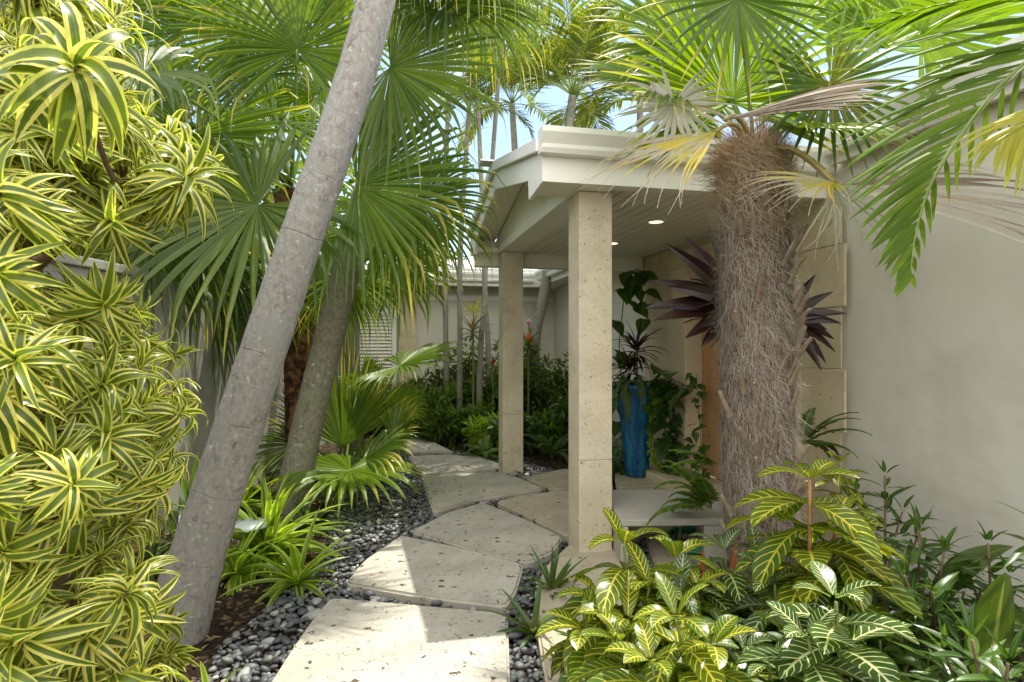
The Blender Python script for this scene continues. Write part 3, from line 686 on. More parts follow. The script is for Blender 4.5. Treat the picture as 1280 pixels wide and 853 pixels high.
fan_frond(fp, at(488, 84, 4.6), (.8, -.25, -.3), (-.25, -.9, .2), 1.1, cb, 'fanA', **dict(FB, span=240, nseg=44))
fan_frond(fp, at(446, 232, 4.5), (.9, -.1, .02), (-.1, -.92, .3), 1.15, at(470, 90, 5), 'fanB', **dict(FB, span=205, nseg=38))
fan_frond(fp, at(560, 5, 4.7), (.9, 0, -.2), (0, -.75, .65), .9, cb, 'fanA', **dict(FB, droop=2.2))
fan_frond(fp, at(490, 285, 5.4), (.5, -.1, -.8), (0, -.95, .1), .8, at(480, 120, 5.4), 'fanB', **dict(FB, span=150, nseg=28, droop=1.6))
fan_frond(fp, at(590, -30, 4.4), (.8, -.2, -.3), (0, -.55, .8), .75, cb, 'fanA', **dict(FB, droop=3.0))
fan_frond(fp, at(430, 340, 5.5), (.1, .1, -1), (0, -.9, .1), .8, at(480, 160, 5.3), 'fanB', **dict(FB, span=150, droop=1.4))
fan_frond(fp, at(600, -10, 5.6), (.6, .3, -.6), (0, -.9, .3), .95, cb, 'fanB', **dict(FB, span=240, droop=2))
fan_frond(fp, at(470, -40, 5.3), (-.8, .3, .2), (0, -.9, .3), 1.0, cb, 'fanB', **FB)
# shaggy palm far left with big drooping fans
sp = thing('shaggy_palm', gp(378, 612), 'fan palm with shaggy red-brown trunk behind the leaning palm, fans filling the upper left', 'palm tree')
b = sp.location; d1 = b.y
mb = MB(); tp = trunk(mb, [b+Vector((0, 0, -.05)), at(378, 520, d1), at(376, 400, d1), at(368, 300, d1), at(362, 240, d1)], [.16, .17, .18, .19, .16], 20, 40)
part(mb, 'trunk', M['shag'], sp, True)
mb = MB()
for i in range(420):
    k = random.randrange(len(tp)-1); c = tp[k]; a = U_(0, 6.28); rr = .15+.03*k/len(tp)
    o_ = Vector((math.cos(a), math.sin(a), 0))
    mb.leaf(c+o_*rr*.9+Z*U_(-.03, .03), o_*.6+Z*.9, U_(.07, .13), U_(.05, .09), U_(-.4, .6), 3, .15, 'grass', side=o_.cross(Z))
part(mb, 'leaf_boots', M['shag'], sp)
ca = at(364, 236, d1)
FA = dict(nseg=46, span=290, join=.42, droop=.8, hang=.7)
fan_frond(sp, at(322, 256, 4.6), (-.75, -.25, -.45), (.1, -.75, .6), 1.35, ca, 'fanA', **dict(FA, droop=1.6, nseg=40))
fan_frond(sp, at(236, 170, 5.0), (-.3, -.1, -.8), (.2, -.9, .2), 1.35, ca, 'fanB', **dict(FA, droop=.9, sag=.3) if False else dict(FA, droop=.9))
fan_frond(sp, at(372, 62, 5.0), (.05, 0, 1), (0, -1, .1), 1.05, ca, 'fanB', pr=.02, sag=0, **dict(FA, droop=.8))
fan_frond(sp, at(318, 40, 5.2), (-.2, .1, .9), (0, -.9, -.2), 1.15, ca, 'fanB', pr=.02, sag=0, **dict(FA, droop=.9))
fan_frond(sp, at(398, 118, 6.4), (.5, .1, .6), (-.5, -.8, .1), .95, ca, 'fanL', **dict(FA, droop=.6))
fan_frond(sp, at(310, 98, 6.2), (-.3, .1, .2), (.1, -.9, .4), .95, ca, 'fanB', **dict(FA, droop=1.2))
fan_frond(sp, at(228, 40, 5.6), (-.7, .0, .5), (.2, -.9, .2), 1.4, ca, 'fanB', **dict(FA, droop=.8))
fan_frond(sp, at(180, 90, 4.2), (-.5, -.3, -.2), (0, -.7, .7), .9, ca, 'fanA', **dict(FA, droop=2.6))
fan_frond(sp, at(285, 330, 5.6), (-.45, -.1, -.9), (.2, -.95, .1), 1.2, ca, 'fanA', **dict(FA, span=200, droop=.6))
fan_frond(sp, at(400, 300, 5.8), (.45, -.2, -.8), (0, -.95, .1), .95, ca, 'fanB', **dict(FA, span=180, droop=.9))
fan_frond(sp, at(300, -60, 6.0), (-.2, .3, -.2), (0, -.9, -.3), 1.3, ca, 'fanB', **FA)
fan_frond(sp, at(240, 240, 6.4), (-.6, .1, -.5), (0, -.9, .2), 1.3, ca, 'fanA', **FA)
for (hx, hy, d_, A, L_, mt) in ((150, 10, 5.6, (-.5, .2, .6), 1.3, 'fanL'), (270, 10, 6.6, (.1, .2, .8), 1.4, 'fanL'), (420, 30, 7.0, (.5, .2, .5), 1.2, 'fanL'), (350, 150, 6.8, (.1, 0, .9), 1.0, 'fanB'), (170, 200, 6.0, (-.7, 0, .1), 1.3, 'fanA'), (250, 300, 5.0, (-.3, -.2, -.7), 1.1, 'fanA'), (190, 290, 4.6, (-.3, -.2, -.7), .8, 'fanA'), (215, 330, 5.0, (-.2, -.1, -.9), .8, 'fanB'), (262, 380, 5.6, (-.1, -.1, -1), .8, 'fanA')):
    fan_frond(sp, at(hx, hy, d_), A, (U_(-.2, .2), -.9, U_(0, .4)), L_, ca, mt, **FA)
# palm trunk further back
bp = thing('grey_palm', gp(438, 580), 'short straight grey palm trunk seen between the mottled trunk and the louvred door', 'palm tree')
b = bp.location
mb = MB(); trunk(mb, [b, at(437, 460, b.y), at(438, 380, b.y), at(440, 300, b.y)], [.13, .125, .12, .11], 16, 24); part(mb, 'trunk', M['bark2'], bp, True)
for (hx, hy, A, mt) in ((500, 330, (.6, -.1, -.6), 'fanB'), (400, 290, (-.6, 0, -.2), 'fanB'), (470, 270, (.3, .2, .8), 'fanL'), (420, 350, (-.2, 0, -1), 'fanB')):
    fan_frond(bp, at(hx, hy, b.y+U_(-.3, .4)), A, (0, -.95, .2), .85, at(440, 300, b.y), mt, **dict(FB, droop=1.5, nseg=36, span=240))
# low fan palm
lf = thing('low_fan_palm', gp(428, 608), 'low bright green fan palm with open fans beside the pebbles', 'palm')
b = lf.location; FC = dict(nseg=44, join=.55)
fan_frond(lf, at(428, 560, 6.0), (-.1, .15, 1), (0, -1, .1), 1.0, b, 'fanB', span=130, droop=.25, **FC)
fan_frond(lf, at(438, 588, 5.2), (.05, -.6, -.05), (.05, -.55, .8), .85, b, 'fanL', span=340, droop=2.3, **FC)
fan_frond(lf, at(492, 545, 5.7), (.55, -.1, .7), (-.55, -.6, .4), .42, b, 'fanB', span=200, droop=.7, **FC)
fan_frond(lf, at(455, 575, 5.5), (.5, -.5, .1), (-.1, -.6, .8), .7, b, 'fanB', span=320, droop=2.2, **FC)
fan_frond(lf, at(500, 457, 6.3), (.75, -.25, .15), (0, -.3, .95), .82, b, 'fanL', span=280, droop=1.2, **FC)
fan_frond(lf, at(452, 466, 7.0), (.4, 0, -.3), (0, -.5, .9), .45, b, 'fanL', span=240, droop=.9, **FC)
fan_frond(lf, at(372, 556, 5.9), (-.8, 0, -.1), (.1, -.6, .8), .55, b, 'fanB', span=260, droop=1.2, **FC)
fan_frond(lf, at(500, 510, 6.4), (.4, .2, .6), (0, -.8, .4), .35, b, 'fanL', span=200, droop=.8, **FC)
# ------------------------------------------------------------------ fibre palm at the right
fb = thing('fibre_palm', gp(950, 768), 'stout palm with hairy brown fibre trunk in front of the porch corner', 'palm tree')
b = fb.location; dT = b.y
TP = [(955, 775, .165), (948, 700, .205), (947, 650, .222), (947, 560, .235), (946, 460, .238), (945, 360, .235), (944, 280, .23), (942, 225, .215), (942, 190, .18)]
core = [at(x, y, dT) for x, y, _ in TP]; crad = [r_*.80 for *_, r_ in TP]
mb = MB(); tc_ = trunk(mb, core, crad, 28, 60); part(mb, 'trunk', M['fibcore'], fb, True)
def trad(z):
    for k in range(len(core)-1):
        if core[k].z <= z <= core[k+1].z:
            t = (z-core[k].z)/(core[k+1].z-core[k].z); return core[k].lerp(core[k+1], t), crad[k]*(1-t)+crad[k+1]*t
    return core[-1], crad[-1]
mb = MB(); zlo, zhi = core[0].z+.05, core[-1].z
for i in range(30000):
    z = zlo+(zhi-zlo)*random.random(); c, rr = trad(z); a = U_(0, 2*math.pi)
    if math.sin(a) > .5: continue
    o_ = Vector((math.cos(a), math.sin(a), 0)); tg = Vector((-o_.y, o_.x, 0))
    top = (z-zlo)/(zhi-zlo)
    d = tg*random.gauss(0, .42 if top < .75 else .8)-Z*U_(.45, 1.2)+o_*U_(.0, .35)
    if top > .8 and random.random() < .6: d.z *= -1; d += o_*U_(0, .5)
    p = c+o_*rr*U_(.97, 1.03); d.normalize(); n = 5; ln = U_(.05, .17)*(1.3 if top > .85 else 1); w = U_(.0004, .0011); r = random.random()
    bidx = len(mb.v); cur = Vector((random.gauss(0, .35), random.gauss(0, .35), random.gauss(0, .3)))
    for k in range(n+1):
        mb.v += [p-tg*w*(1-.6*k/n)-Z*w*.5, p+tg*w*(1-.6*k/n)+Z*w*.5]
        d = (d+cur*.35+Vector((random.gauss(0, .18), random.gauss(0, .18), random.gauss(0, .18)))).normalized()
        out = (p-c); out.z = 0
        if out.length > rr*1.13: d = (d-out.normalized()*.4).normalized()
        p = p+d*ln/n
    for k in range(n): mb.face((bidx+2*k, bidx+2*k+1, bidx+2*k+3, bidx+2*k+2), [(0, 0)]*4, r)
tg0 = lambda a: Vector((-math.sin(a), math.cos(a), 0))
for i in range(6500):
    a = U_(0, 6.28); z = zhi-abs(random.gauss(0, .12))+.04; c, rr = trad(min(z, zhi)); rr *= U_(.55, 1.02) if z > zhi-.03 else U_(.98, 1.1)
    o_ = Vector((math.cos(a), math.sin(a), 0)); p = Vector((c.x, c.y, z))+o_*rr; d = (o_*U_(-.1, .35)+Z*U_(-.9, .9)+tg0(a)*random.gauss(0, .9)).normalized()
    n = 5; ln = U_(.06, .2); w = U_(.0005, .0014); r = random.random(); bidx = len(mb.v); cur = Vector((random.gauss(0, .4), random.gauss(0, .4), random.gauss(0, .4))); tg = Vector((-o_.y, o_.x, 0))
    for k in range(n+1):
        mb.v += [p-tg*w-Z*w*.5, p+tg*w+Z*w*.5]; d = (d+cur*.4).normalized(); p = p+d*ln/n
    for k in range(n): mb.face((bidx+2*k, bidx+2*k+1, bidx+2*k+3, bidx+2*k+2), [(0, 0)]*4, r)
part(mb, 'fibre', M['fibre'], fb)
mb = MB()   # woven clumps so the surface is lumpy
for i in range(2600):
    z = U_(zlo, zhi-.02); c, rr = trad(z); a = U_(math.pi*.9, math.pi*2.1); o_ = Vector((math.cos(a), math.sin(a), 0)); tg = Vector((-o_.y, o_.x, 0))
    mb.leaf(c+o_*rr*.97, -Z+tg*random.gauss(0, .3)+o_*.10, U_(.07, .18), U_(.002, .007), U_(-.3, .3), 5, .15, 'lance', side=tg)
part(mb, 'fibre_mat', M['fibre'], fb)
stub = []
for i in range(46):
    stub.append((zlo+.25+(zhi-zlo-.5)*(i+.5)/46, math.pi*1.5+U_(-1.35, 1.35)))
for z, a in stub:
    c, rr = trad(z); o_ = Vector((math.cos(a), math.sin(a), 0)); p = c+o_*rr*1.03
    q = p+o_*U_(.045, .08)+Z*U_(.06, .11)+Vector((-o_.y, o_.x, 0))*U_(-.02, .02)
    mb = MB(); mb.tube([p-Z*.03, p.lerp(q, .5)+o_*.008, q], [.024, .018, .013], 7, flat=.6); part(mb, 'cut_leaf_base', M['stub'], fb)
cr_ = at(944, 195, dT)
FR = dict(nseg=40, join=.5)
Y = dT
fan_frond(fb, at(914, 128, Y-.1), (-.1, -.05, 1), (0, -1, .1), .78, cr_, 'fanL', sag=.02, span=250, droop=.5, **FR)
fan_frond(fb, at(922, -2, Y-.35), (-.05, -.2, -1), (0, -1, .2), .62, cr_, 'fanB', sag=.02, span=320, droop=.55, nseg=34, join=.3)
fan_frond(fb, at(1038, 106, Y-.15), (.25, -.1, -.7), (0, -1, .1), .60, cr_, 'fanY', sag=.05, span=330, droop=.5, nseg=34, join=.35)
fan_frond(fb, at(1100, 60, Y+.3), (.25, .05, .9), (-.2, -1, .1), .70, cr_, 'fanL', sag=.05, span=200, droop=.3, **FR)
fan_frond(fb, at(1150, 40, Y+.1), (.8, -.1, .3), (0, -.9, .3), .75, cr_, 'fanL', sag=.05, span=240, droop=.6, **FR)
fan_frond(fb, at(895, 165, Y-.3), (-.8, -.15, -.45), (-.1, -.6, .8), .74, cr_, 'fanD', 'dpetiole', span=80, droop=.85, nseg=17, join=.3, jit=.35, fold=.7)
fan_frond(fb, at(843, 130, Y-.2), (-.1, -.1, -.5), (-.1, -.85, .4), .36, cr_, 'fanS', 'dpetiole', span=320, droop=.7, nseg=26, join=.35, jit=.2)
fan_frond(fb, at(840, 110, Y+.1), (-.85, .1, .2), (0, -.6, .8), .65, cr_, 'fanB', span=220, droop=.9, **FR)
fan_frond(fb, at(1042, 228, Y-.5), (-.8, -.2, -.15), (.1, -.45, .9), .50, cr_, 'fanD', 'dpetiole', span=120, droop=.95, nseg=20, join=.25, jit=.3, fold=.7)
fan_frond(fb, at(1050, 232, Y-.45), (.9, -.1, -.15), (.1, -.6, .8), 1.15, cr_, 'fanX', 'dpetiole', span=100, droop=.55, nseg=20, join=.22, jit=.3, fold=.8)
fan_frond(fb, at(1046, 236, Y-.48), (.15, -.15, -1), (0, -1, .1), .40, cr_, 'fanS', 'dpetiole', span=100, droop=.5, nseg=11, join=.22, jit=.3, fold=.7)
fan_frond(fb, at(905, 150, Y-.45), (.95, -.1, .05), (-.1, -.1, 1), .85, cr_, 'fanX', 'dpetiole', span=44, droop=.65, nseg=14, join=.5, jit=.15, fold=.9)
fan_frond(fb, at(1000, 160, Y-.3), (.9, .0, -.1), (0, -.35, .9), .55, cr_, 'fanL', span=240, droop=1.1, **FR)
fan_frond(fb, at(870, 60, Y+.2), (-.9, 0, .5), (.1, -.8, .4), .75, cr_, 'fanB', span=220, droop=.9, **FR)
fan_frond(fb, at(1000, 20, Y+.4), (.1, .3, 1), (0, -1, .2), .75, cr_, 'fanL', span=260, droop=.6, **FR)
# feather palm reaching in from the right edge
rp = thing('feather_palm', (2.5, 1.75, 0), 'feather palm reaching in from the right edge with long glossy green and yellow leaflets', 'palm tree')
mb = MB(); trunk(mb, [(2.5, 1.75, -.05), (2.48, 1.75, 1.0), (2.42, 1.76, 2.3)], [.09, .08, .07], 14, 20); part(mb, 'trunk', M['bark3'], rp, True)
top = Vector((2.42, 1.76, 2.3))
pts = [top, at(1420, 10, 1.95), at(1330, 45, 2.0), at(1262, 95, 2.02), at(1210, 155, 2.02), at(1168, 220, 2.0), at(1146, 285, 1.97), at(1138, 345, 1.95)]
mb0 = []
for i in range(len(pts)-1):
    for j in range(4):
        a_, b_, c_, e_ = pts[max(i-1, 0)], pts[i], pts[i+1], pts[min(i+2, len(pts)-1)]; t = j/4
        mb0.append(.5*((2*b_)+(c_-a_)*t+(2*a_-5*b_+4*c_-e_)*t*t+(3*b_-a_-3*c_+e_)*t**3))
mb0.append(pts[-1])
feather_frond(rp, mb0, 'pin', .78, .027, 44, .008, ang=48, droop=.45, vee=.05, start=.05, up=Vector((-.45, -.8, .45)), tipk=.72, sides=(1,), seg=8)
feather_frond(rp, [p+Vector((.02, .03, -.01)) for p in mb0], 'pin', .30, .018, 16, .004, ang=40, droop=1.1, vee=-.3, start=.15, up=Vector((-.3, -.9, .3)), tipk=.6, sides=(-1,), seg=7)
feather_frond(rp, [top, at(1440, 120, 1.75), at(1360, 128, 1.75), at(1290, 150, 1.75), at(1255, 172, 1.74)], 'pinY', .40, .018, 16, .006, ang=30, droop=1.0, vee=.0, start=.3, up=Vector((0, -.8, .6)), tipk=.2, seg=7)
feather_frond(rp, arc(top, 290, 1.3, 40, 1.2), 'pin', .45, .03, 30, .008)
# ------------------------------------------------------------------ arecas behind the porch roof
def feather_palm(name, base, top, rad, fr, label, cat='palm tree', group=None, mat='areca', LL=.42, W=.028, n=34, bark='bark3', mid=None):
    t = thing(name, base, label, cat, group); mb = MB()
    P = [base-Z*.05]+(mid or [base.lerp(top, .5)])+[top]
    trunk(mb, P, [rad*1.15]+[rad]*(len(P)-2)+[rad*.75], 10, 24); part(mb, 'trunk', M[bark], t, True)
    for az, L_, ri, dr in fr: feather_frond(t, arc(top, az, L_, ri, dr), mat, LL, W, n, .012, droop=.7, vee=.35)
    return t
def w_(px, py, d): return at(px, py, d)
fr = lambda n, L_, lo=15, hi=75, dr=1.7, off=0: [(off+360*k/n+U_(-12, 12), L_*U_(.85, 1.1), U_(lo, hi), dr*U_(.8, 1.2)) for k in range(n)]
feather_palm('areca_palm', Vector((.62, 10.0, 0)), w_(716, 120, 9.6), .09, fr(22, 2.4, -5, 82), 'bushy areca palm rising directly behind the porch roof corner', mid=[w_(668, 440, 10.0), w_(684, 345, 9.9)], n=50, LL=.62, W=.034)
feather_palm('areca_palm', Vector((2.6, 11.8, 0)), w_(800, 120, 11), .08, fr(20, 2.4, -5, 82), 'areca palm showing its lime fronds above the middle of the porch gutter', n=50, LL=.62, W=.034)
feather_palm('areca_palm', Vector((.4, 12.5, 0)), w_(640, 130, 12), .08, fr(18, 2.3, -5, 82), 'areca palm with yellow green crown left of the porch gable peak', n=44, LL=.55, W=.034)
# slender trunks in the back bed
SLD = [((559, 520), (557, 400), (556, 300), (560, 120), 'leftmost and thinnest of the slender trunks before the far wall'),
       ((574, 525), (575, 430), (576, 300), (590, 85), 'slender trunk second from the left, tilting right towards its top'),
       ((598, 530), (601, 430), (606, 350), (598, 140), 'slender trunk close to the far column, bearing the orange bromeliad'),
       ((612, 528), (610, 430), (607, 330), (626, 60), 'rightmost slender trunk, rising just left of the far column')]
for i, (a_, b_, c_, e_, lab) in enumerate(SLD):
    d = (9.4, 9.1, 8.8, 9.6)[i]; bs = Vector(((a_[0]-640)/F*d, d, 0))
    feather_palm('slender_palm', bs, at(e_[0], e_[1], d), .042, fr(6, 1.1, 20, 70, 1.8), lab, group='slender palms in the back bed', mat='areca', LL=.32, W=.024, n=24, mid=[at(b_[0], b_[1], d), at(c_[0], c_[1], d)])
# ------------------------------------------------------------------ variegated shrub (left foreground)
vs = thing('variegated_shrub', (-1.75, 1.75, 0), 'tall yellow and green striped dracaena shrub filling the left foreground', 'shrub')
def rosette(mb, p, ax, n, L, W, droop, fold=.18, prof='lance', spread=(15, 100), seg=7, wave=.04, sink=.35, rj=.2):
    ax = Vector(ax).normalized(); s = ax.orthogonal().normalized(); t = ax.cross(s)
    for i in range(n):
        k = i/n; a = i*2.39996+U_(-rj, rj)*1.6; e = R(spread[0]+(spread[1]-spread[0])*(k**.8)+U_(-8, 8))
        d = ax*math.cos(e)+(s*math.cos(a)+t*math.sin(a))*math.sin(e)
        mb.leaf(p-ax*k*L*sink, d, L*U_(.8, 1.1)*(.75+.4*math.sin(math.pi*min(1, k+.25))), W*U_(.85, 1.1), droop*U_(.6, 1.3), seg, fold, prof, U_(-.3, .3), wave=wave)
protos = []
for k in range(5):
    mb = MB(); rosette(mb, Vector((0, 0, 0)), (0, 0, 1), 34, .19, .031, (2.2, 2.6, 2.4, 3.1, 2.8)[k], .13, 'lance', (6, 112), 9, .05, .45, .4)
    o = mb.build('leaf_cluster', M['song'], None, True); protos.append(o)
sh = []
def inp(px, py, poly): return inpoly((px, py), poly)
PA = [(-60, -60), (140, -60), (165, 20), (150, 110), (225, 185), (262, 205), (258, 235), (215, 262), (110, 300), (-60, 275)]
PB = [(-60, 345), (20, 335), (150, 380), (215, 420), (228, 470), (232, 560), (195, 610), (180, 700), (215, 780), (245, 853), (200, 920), (-60, 920)]
cells = []
for poly, mind, cnt in ((PA, 30, 66), (PB, 33, 112)):
    tr_ = 0; got = 0
    while got < cnt and tr_ < 9000:
        tr_ += 1; px, py = U_(-60, 260), U_(-60, 920)
        if not inp(px, py, poly): continue
        e = px/240
        d = 1.3+.7*max(0, e)+U_(0, .75)
        if any((px-q[0])**2+(py-q[1])**2 < (mind*1.0)**2*(.4 if abs(d-q[2]) > .3 else 1) for q in cells): continue
        cells.append((px, py, d)); got += 1
cells += [(95, 82, 1.05), (92, 605, 1.28), (20, 450, 1.3), (235, 222, 1.8), (215, 235, 1.9), (225, 195, 1.95), (160, 740, 1.6)]
used = set()
nodes = [Vector((-1.45, 1.9, .5)), Vector((-1.5, 1.9, 1.2)), Vector((-1.6, 1.95, 1.75)), Vector((-1.7, 2.0, 2.3)), Vector((-1.9, 1.8, 2.8)), Vector((-1.2, 1.9, .25)), Vector((-1.3, 1.95, 2.02))]
bmb = MB()
bmb.tube([vs.location-Z*.05, nodes[0], nodes[1], nodes[2], nodes[3], nodes[4]], [.04, .035, .03, .026, .022, .015], 8)
bmb.tube([vs.location, nodes[5]], [.03, .02], 8); bmb.tube([nodes[2], nodes[6]], [.022, .015], 8)
for i, (px, py, d) in enumerate(cells):
    p = at(px, py, d); k = i % 5; src = protos[k]
    if p.z < .12: continue
    nd = min(nodes, key=lambda q: (q-p).length)
    o = src if k not in used else src.copy()
    if k in used: C.objects.link(o)
    used.add(k); o.parent = vs; o.location = p-vs.location
    ax = (p-nd).normalized()*.7+Vector((.25+U_(-.5, .5), -.35+U_(-.4, .4), .25+U_(-.3, .5))); ax.normalize()
    o.rotation_euler = (Matrix.Rotation(U_(0, 6.28), 3, ax) @ ax.to_track_quat('Z', 'Y').to_matrix()).to_euler()
    o.scale = [U_(.68, 1.02)*(1.15 if d < 1.15 else 1)]*3
    bmb.tube(curve(nd, p, -.05, 6), [.009-.0006*j for j in range(7)], 5)
part(bmb, 'branches', M['bstem'], vs)
# ------------------------------------------------------------------ veined sanchezia plants
def leafy(name, base, stems, label, cat, mat, L, W, smat='stem', nodes=4, per=4, gap=.11, droop=1.1, top=None, group=None, prof='obl', fold=.12, rstem=.007, seg=8, elev=(25, 60), wave=.03):
    t = thing(name, base, label, cat, group); lm = MB(); 
    for (tip, k) in stems:
        tip = Vector(tip); c = curve(base+Vector((U_(-.03, .03), U_(-.03, .03), -.02)), tip, 0, 8, Vector((U_(-.04, .04), U_(-.04, .04), 0)))
        sm = MB(); sm.tube(c, [rstem*(1.2-.5*i/8) for i in range(9)], 6); part(sm, 'stem', M[smat], t, True)
        d0 = (c[-1]-c[-2]).normalized(); p = c[-1].copy(); ln = (tip-base).length
        for q in range(nodes):
            if q*gap > ln*.85: break
            f = q*gap/ln; pos = c[-1].lerp(c[0], f)
            s = (.62, .95, 1.08, 1.0, .9, .85, .8, .8)[min(q, 7)]
            for j in range(per):
                a = j*2*math.pi/per+q*.9+U_(-.25, .25)+k; e = R(U_(*elev) if q == 0 else U_(elev[1], elev[1]+30))
                d = d0*math.cos(e)+Vector((math.cos(a), math.sin(a), 0))*math.sin(e)
                pp = pos+d*.02
                lm.leaf(pp, d, L*s*U_(.85, 1.12), W*s*U_(.88, 1.1), droop*U_(.6, 1.35), seg, fold, prof, U_(-.25, .25), wave=wave)
    part(lm, 'foliage', M[mat], t, True)
    return t
def S(px, py, d, k=0.): return (at(px, py, d), k)
def G0(px, d): return Vector(((px-640)/F*d, d, 0))
leafy('veined_plant', G0(795, 2.4), [S(780, 684, 2.35, .3), S(748, 750, 2.3), S(845, 700, 2.45, .8), S(785, 775, 2.15, 1.1), S(812, 735, 2.3, .6), S(732, 790, 2.2, .4), S(872, 735, 2.3, .2)], 'bushy plant with green leaves netted in yellow, directly before the near column', 'plant', 'sany', .28, .125, 'stem', 4, 4, .095, 1.15)
leafy('veined_plant', G0(1010, 2.35), [S(1012, 600, 2.3, 2.9), S(1046, 660, 2.35, 1.)], 'tallest plant with yellow veined leaves on a reddish stem, right of the fibre trunk', 'plant', 'sany', .31, .13, 'rstem', 6, 5, .095, 1.2, rstem=.010)
leafy('veined_plant', G0(900, 2.6), [S(905, 690, 2.6, .2), S(870, 720, 2.55, .8), S(945, 700, 2.7, .5), S(850, 745, 2.3)], 'plant with dark leaves and fine white veins at the foot of the fibre trunk', 'plant', 'sanw', .23, .10, 'stem', 4, 5, .09, 1.2)
leafy('veined_plant', G0(975, 2.3), [S(968, 730, 2.25, .2), S(1040, 700, 2.35, .4), S(1070, 720, 2.5)], 'white veined plant nested below the tall yellow veined one', 'plant', 'sanw', .24, .105, 'stem', 4, 5, .09, 1.2)
leafy('veined_plant', G0(1045, 1.75), [S(1045, 752, 1.75, .0), S(1010, 800, 1.7, .5)], 'white veined plant with a wide low rosette near the bottom edge, right part', 'plant', 'sanw', .21, .105, 'stem', 3, 4, .07, .9)
leafy('veined_plant', G0(855, 1.9), [S(845, 775, 1.9, .4), S(890, 810, 1.85, .8), S(815, 830, 1.8), S(775, 805, 2.0)], 'mixed white and yellow veined plant lowest in the bottom centre', 'plant', 'sany', .22, .10, 'stem', 3, 5, .08, 1.1)
leafy('veined_plant', G0(930, 1.95), [S(930, 815, 1.95, .4), S(965, 835, 1.85, .8), S(905, 790, 2.1)], 'white veined plant at the bottom edge between the other low ones', 'plant', 'sanw', .17, .08, 'stem', 3, 5, .08, 1.1)
# flower spikes of the veined plants
for px, py, d, lab in ((878, 712, 2.5, 'small upright orange flower spike left of the fibre trunk base'), (918, 700, 2.5, 'small upright orange flower spike touching the fibre trunk base')):
    p = at(px, py, d); t = thing('flower_spike', Vector((p.x, p.y, 0)), lab, 'flower', 'orange spikes among the veined plants')
    mb = MB(); mb.tube([Vector((p.x, p.y, 0)), p+Z*.05], .003, 5); part(mb, 'stem', M['stem'], t)
    mb = MB()
    for i in range(22): a = U_(0, 6.28); mb.leaf(p+Z*U_(-.08, .06), (math.cos(a)*.5, math.sin(a)*.5, .9), U_(.025, .05), .008, .2, 3, .2)
    part(mb, 'flower', M['orange'], t)
# plain low plants behind
for (px, d, py, lab) in ((840, 2.9, 745, 'plain dark green plant hidden low behind the white veined leaves'), (1000, 2.05, 790, 'plain glossy green leaves low between the two white veined plants'), (1100, 2.3, 770, 'plain dark plant low under the lance leaved shrubs')):
    leafy('low_plant', G0(px, d), [S(px-20, py, d), S(px+30, py+10, d, 1.), S(px, py+30, d-.15, 2.)], lab, 'plant', 'bush', .15, .055, 'stem', 4, 5, .06, .9)
leafy('lance_shrub', G0(1110, 3.05), [S(1106, 565+30, 3.05), S(1128, 640, 3.0, .7), S(1085, 650, 3.1, 1.2), S(1150, 660, 2.9, .4), S(1070, 620, 3.1)], 'upright dark shrub with lance leaves against the stucco wall beside the quoins', 'shrub', 'lance', .16, .034, 'bstem', 7, 3, .065, .6, prof='lance', elev=(15, 45))
leafy('lance_shrub', G0(1175, 2.6), [S(1150, 668, 2.6), S(1180, 690, 2.5, .6), S(1130, 720, 2.4, .3), S(1205, 740, 2.5, .9), S(1165, 740, 2.2, 1.2)], 'glossy lance leaved shrub with pale upturned leaves in the middle of the right bed', 'shrub', 'lance', .20, .038, 'bstem', 7, 4, .07, .7, prof='lance', elev=(15, 45))
leafy('lance_shrub', G0(1240, 2.5), [S(1235, 680, 2.5), S(1262, 720, 2.35, .6), S(1212, 720, 2.6, .3), S(1290, 760, 2.2, .9)], 'smaller lance leaved shrub at the foot of the wall by the right edge', 'shrub', 'lance', .15, .035, 'bstem', 6, 4, .07, .7, prof='lance', elev=(15, 50))
leafy('lance_shrub', G0(1250, 1.75), [S(1215, 800, 1.7), S(1260, 830, 1.6, .7), S(1180, 815, 1.8, .4)], 'bright lance leaved shrub in the bottom right corner', 'shrub', 'lance', .16, .03, 'bstem', 5, 5, .06, .5, prof='lance', elev=(15, 50))
leafy('lance_shrub', G0(1325, 2.1), [S(1300, 710, 2.1), S(1290, 650, 2.2, .7)], 'sprig with narrow leaves poking in at the right edge before the wall', 'shrub', 'lance', .17, .035, 'bstem', 3, 3, .09, .4, prof='lance', elev=(30, 80))
def clump(name, base, n, L, W, label, cat, mat, droop=1., spread=(10, 80), prof='strap', fold=.25, group=None, axis=(0, 0, 1), part_name='foliage', seg=8, wave=0.02):
    t = thing(name, base, label, cat, group); mb = MB()
    rosette(mb, base+Z*.03, axis, n, L, W, droop, fold, prof, spread, seg, wave, 0, .5); part(mb, part_name, M[mat], t); return t
def bigleaf(t, base, d, L, W, mat, droop=.5, roll=0, pet=.25):
    d = Vector(d).normalized(); e = base+d*pet
    mb = MB(); mb.leaf(e, d, L, W, droop, 12, .12, 'oval', roll, wave=.012); f = part(mb, 'leaf', M[mat], t, True)
    mb = MB(); mb.tube([base, e], [.009, .006], 6); part(mb, 'leaf_stalk', M['stem'], t, True, up=f)
t = thing('broad_leaf_plant', G0(1225, 2.1), 'plant with huge upright paddle leaf near the bottom right corner', 'plant'); b = t.location
bigleaf(t, b, (.02, -.12, 1), .42, .20, 'broad', .2, .0, .30); bigleaf(t, b, (-.75, -.1, .8), .45, .16, 'broad', .9, .3, .25); bigleaf(t, b, (.7, -.2, .6), .4, .16, 'broad', .9, 0, .2); bigleaf(t, b, (-.5, -.5, .5), .4, .15, 'broad', .9, 0, .2)
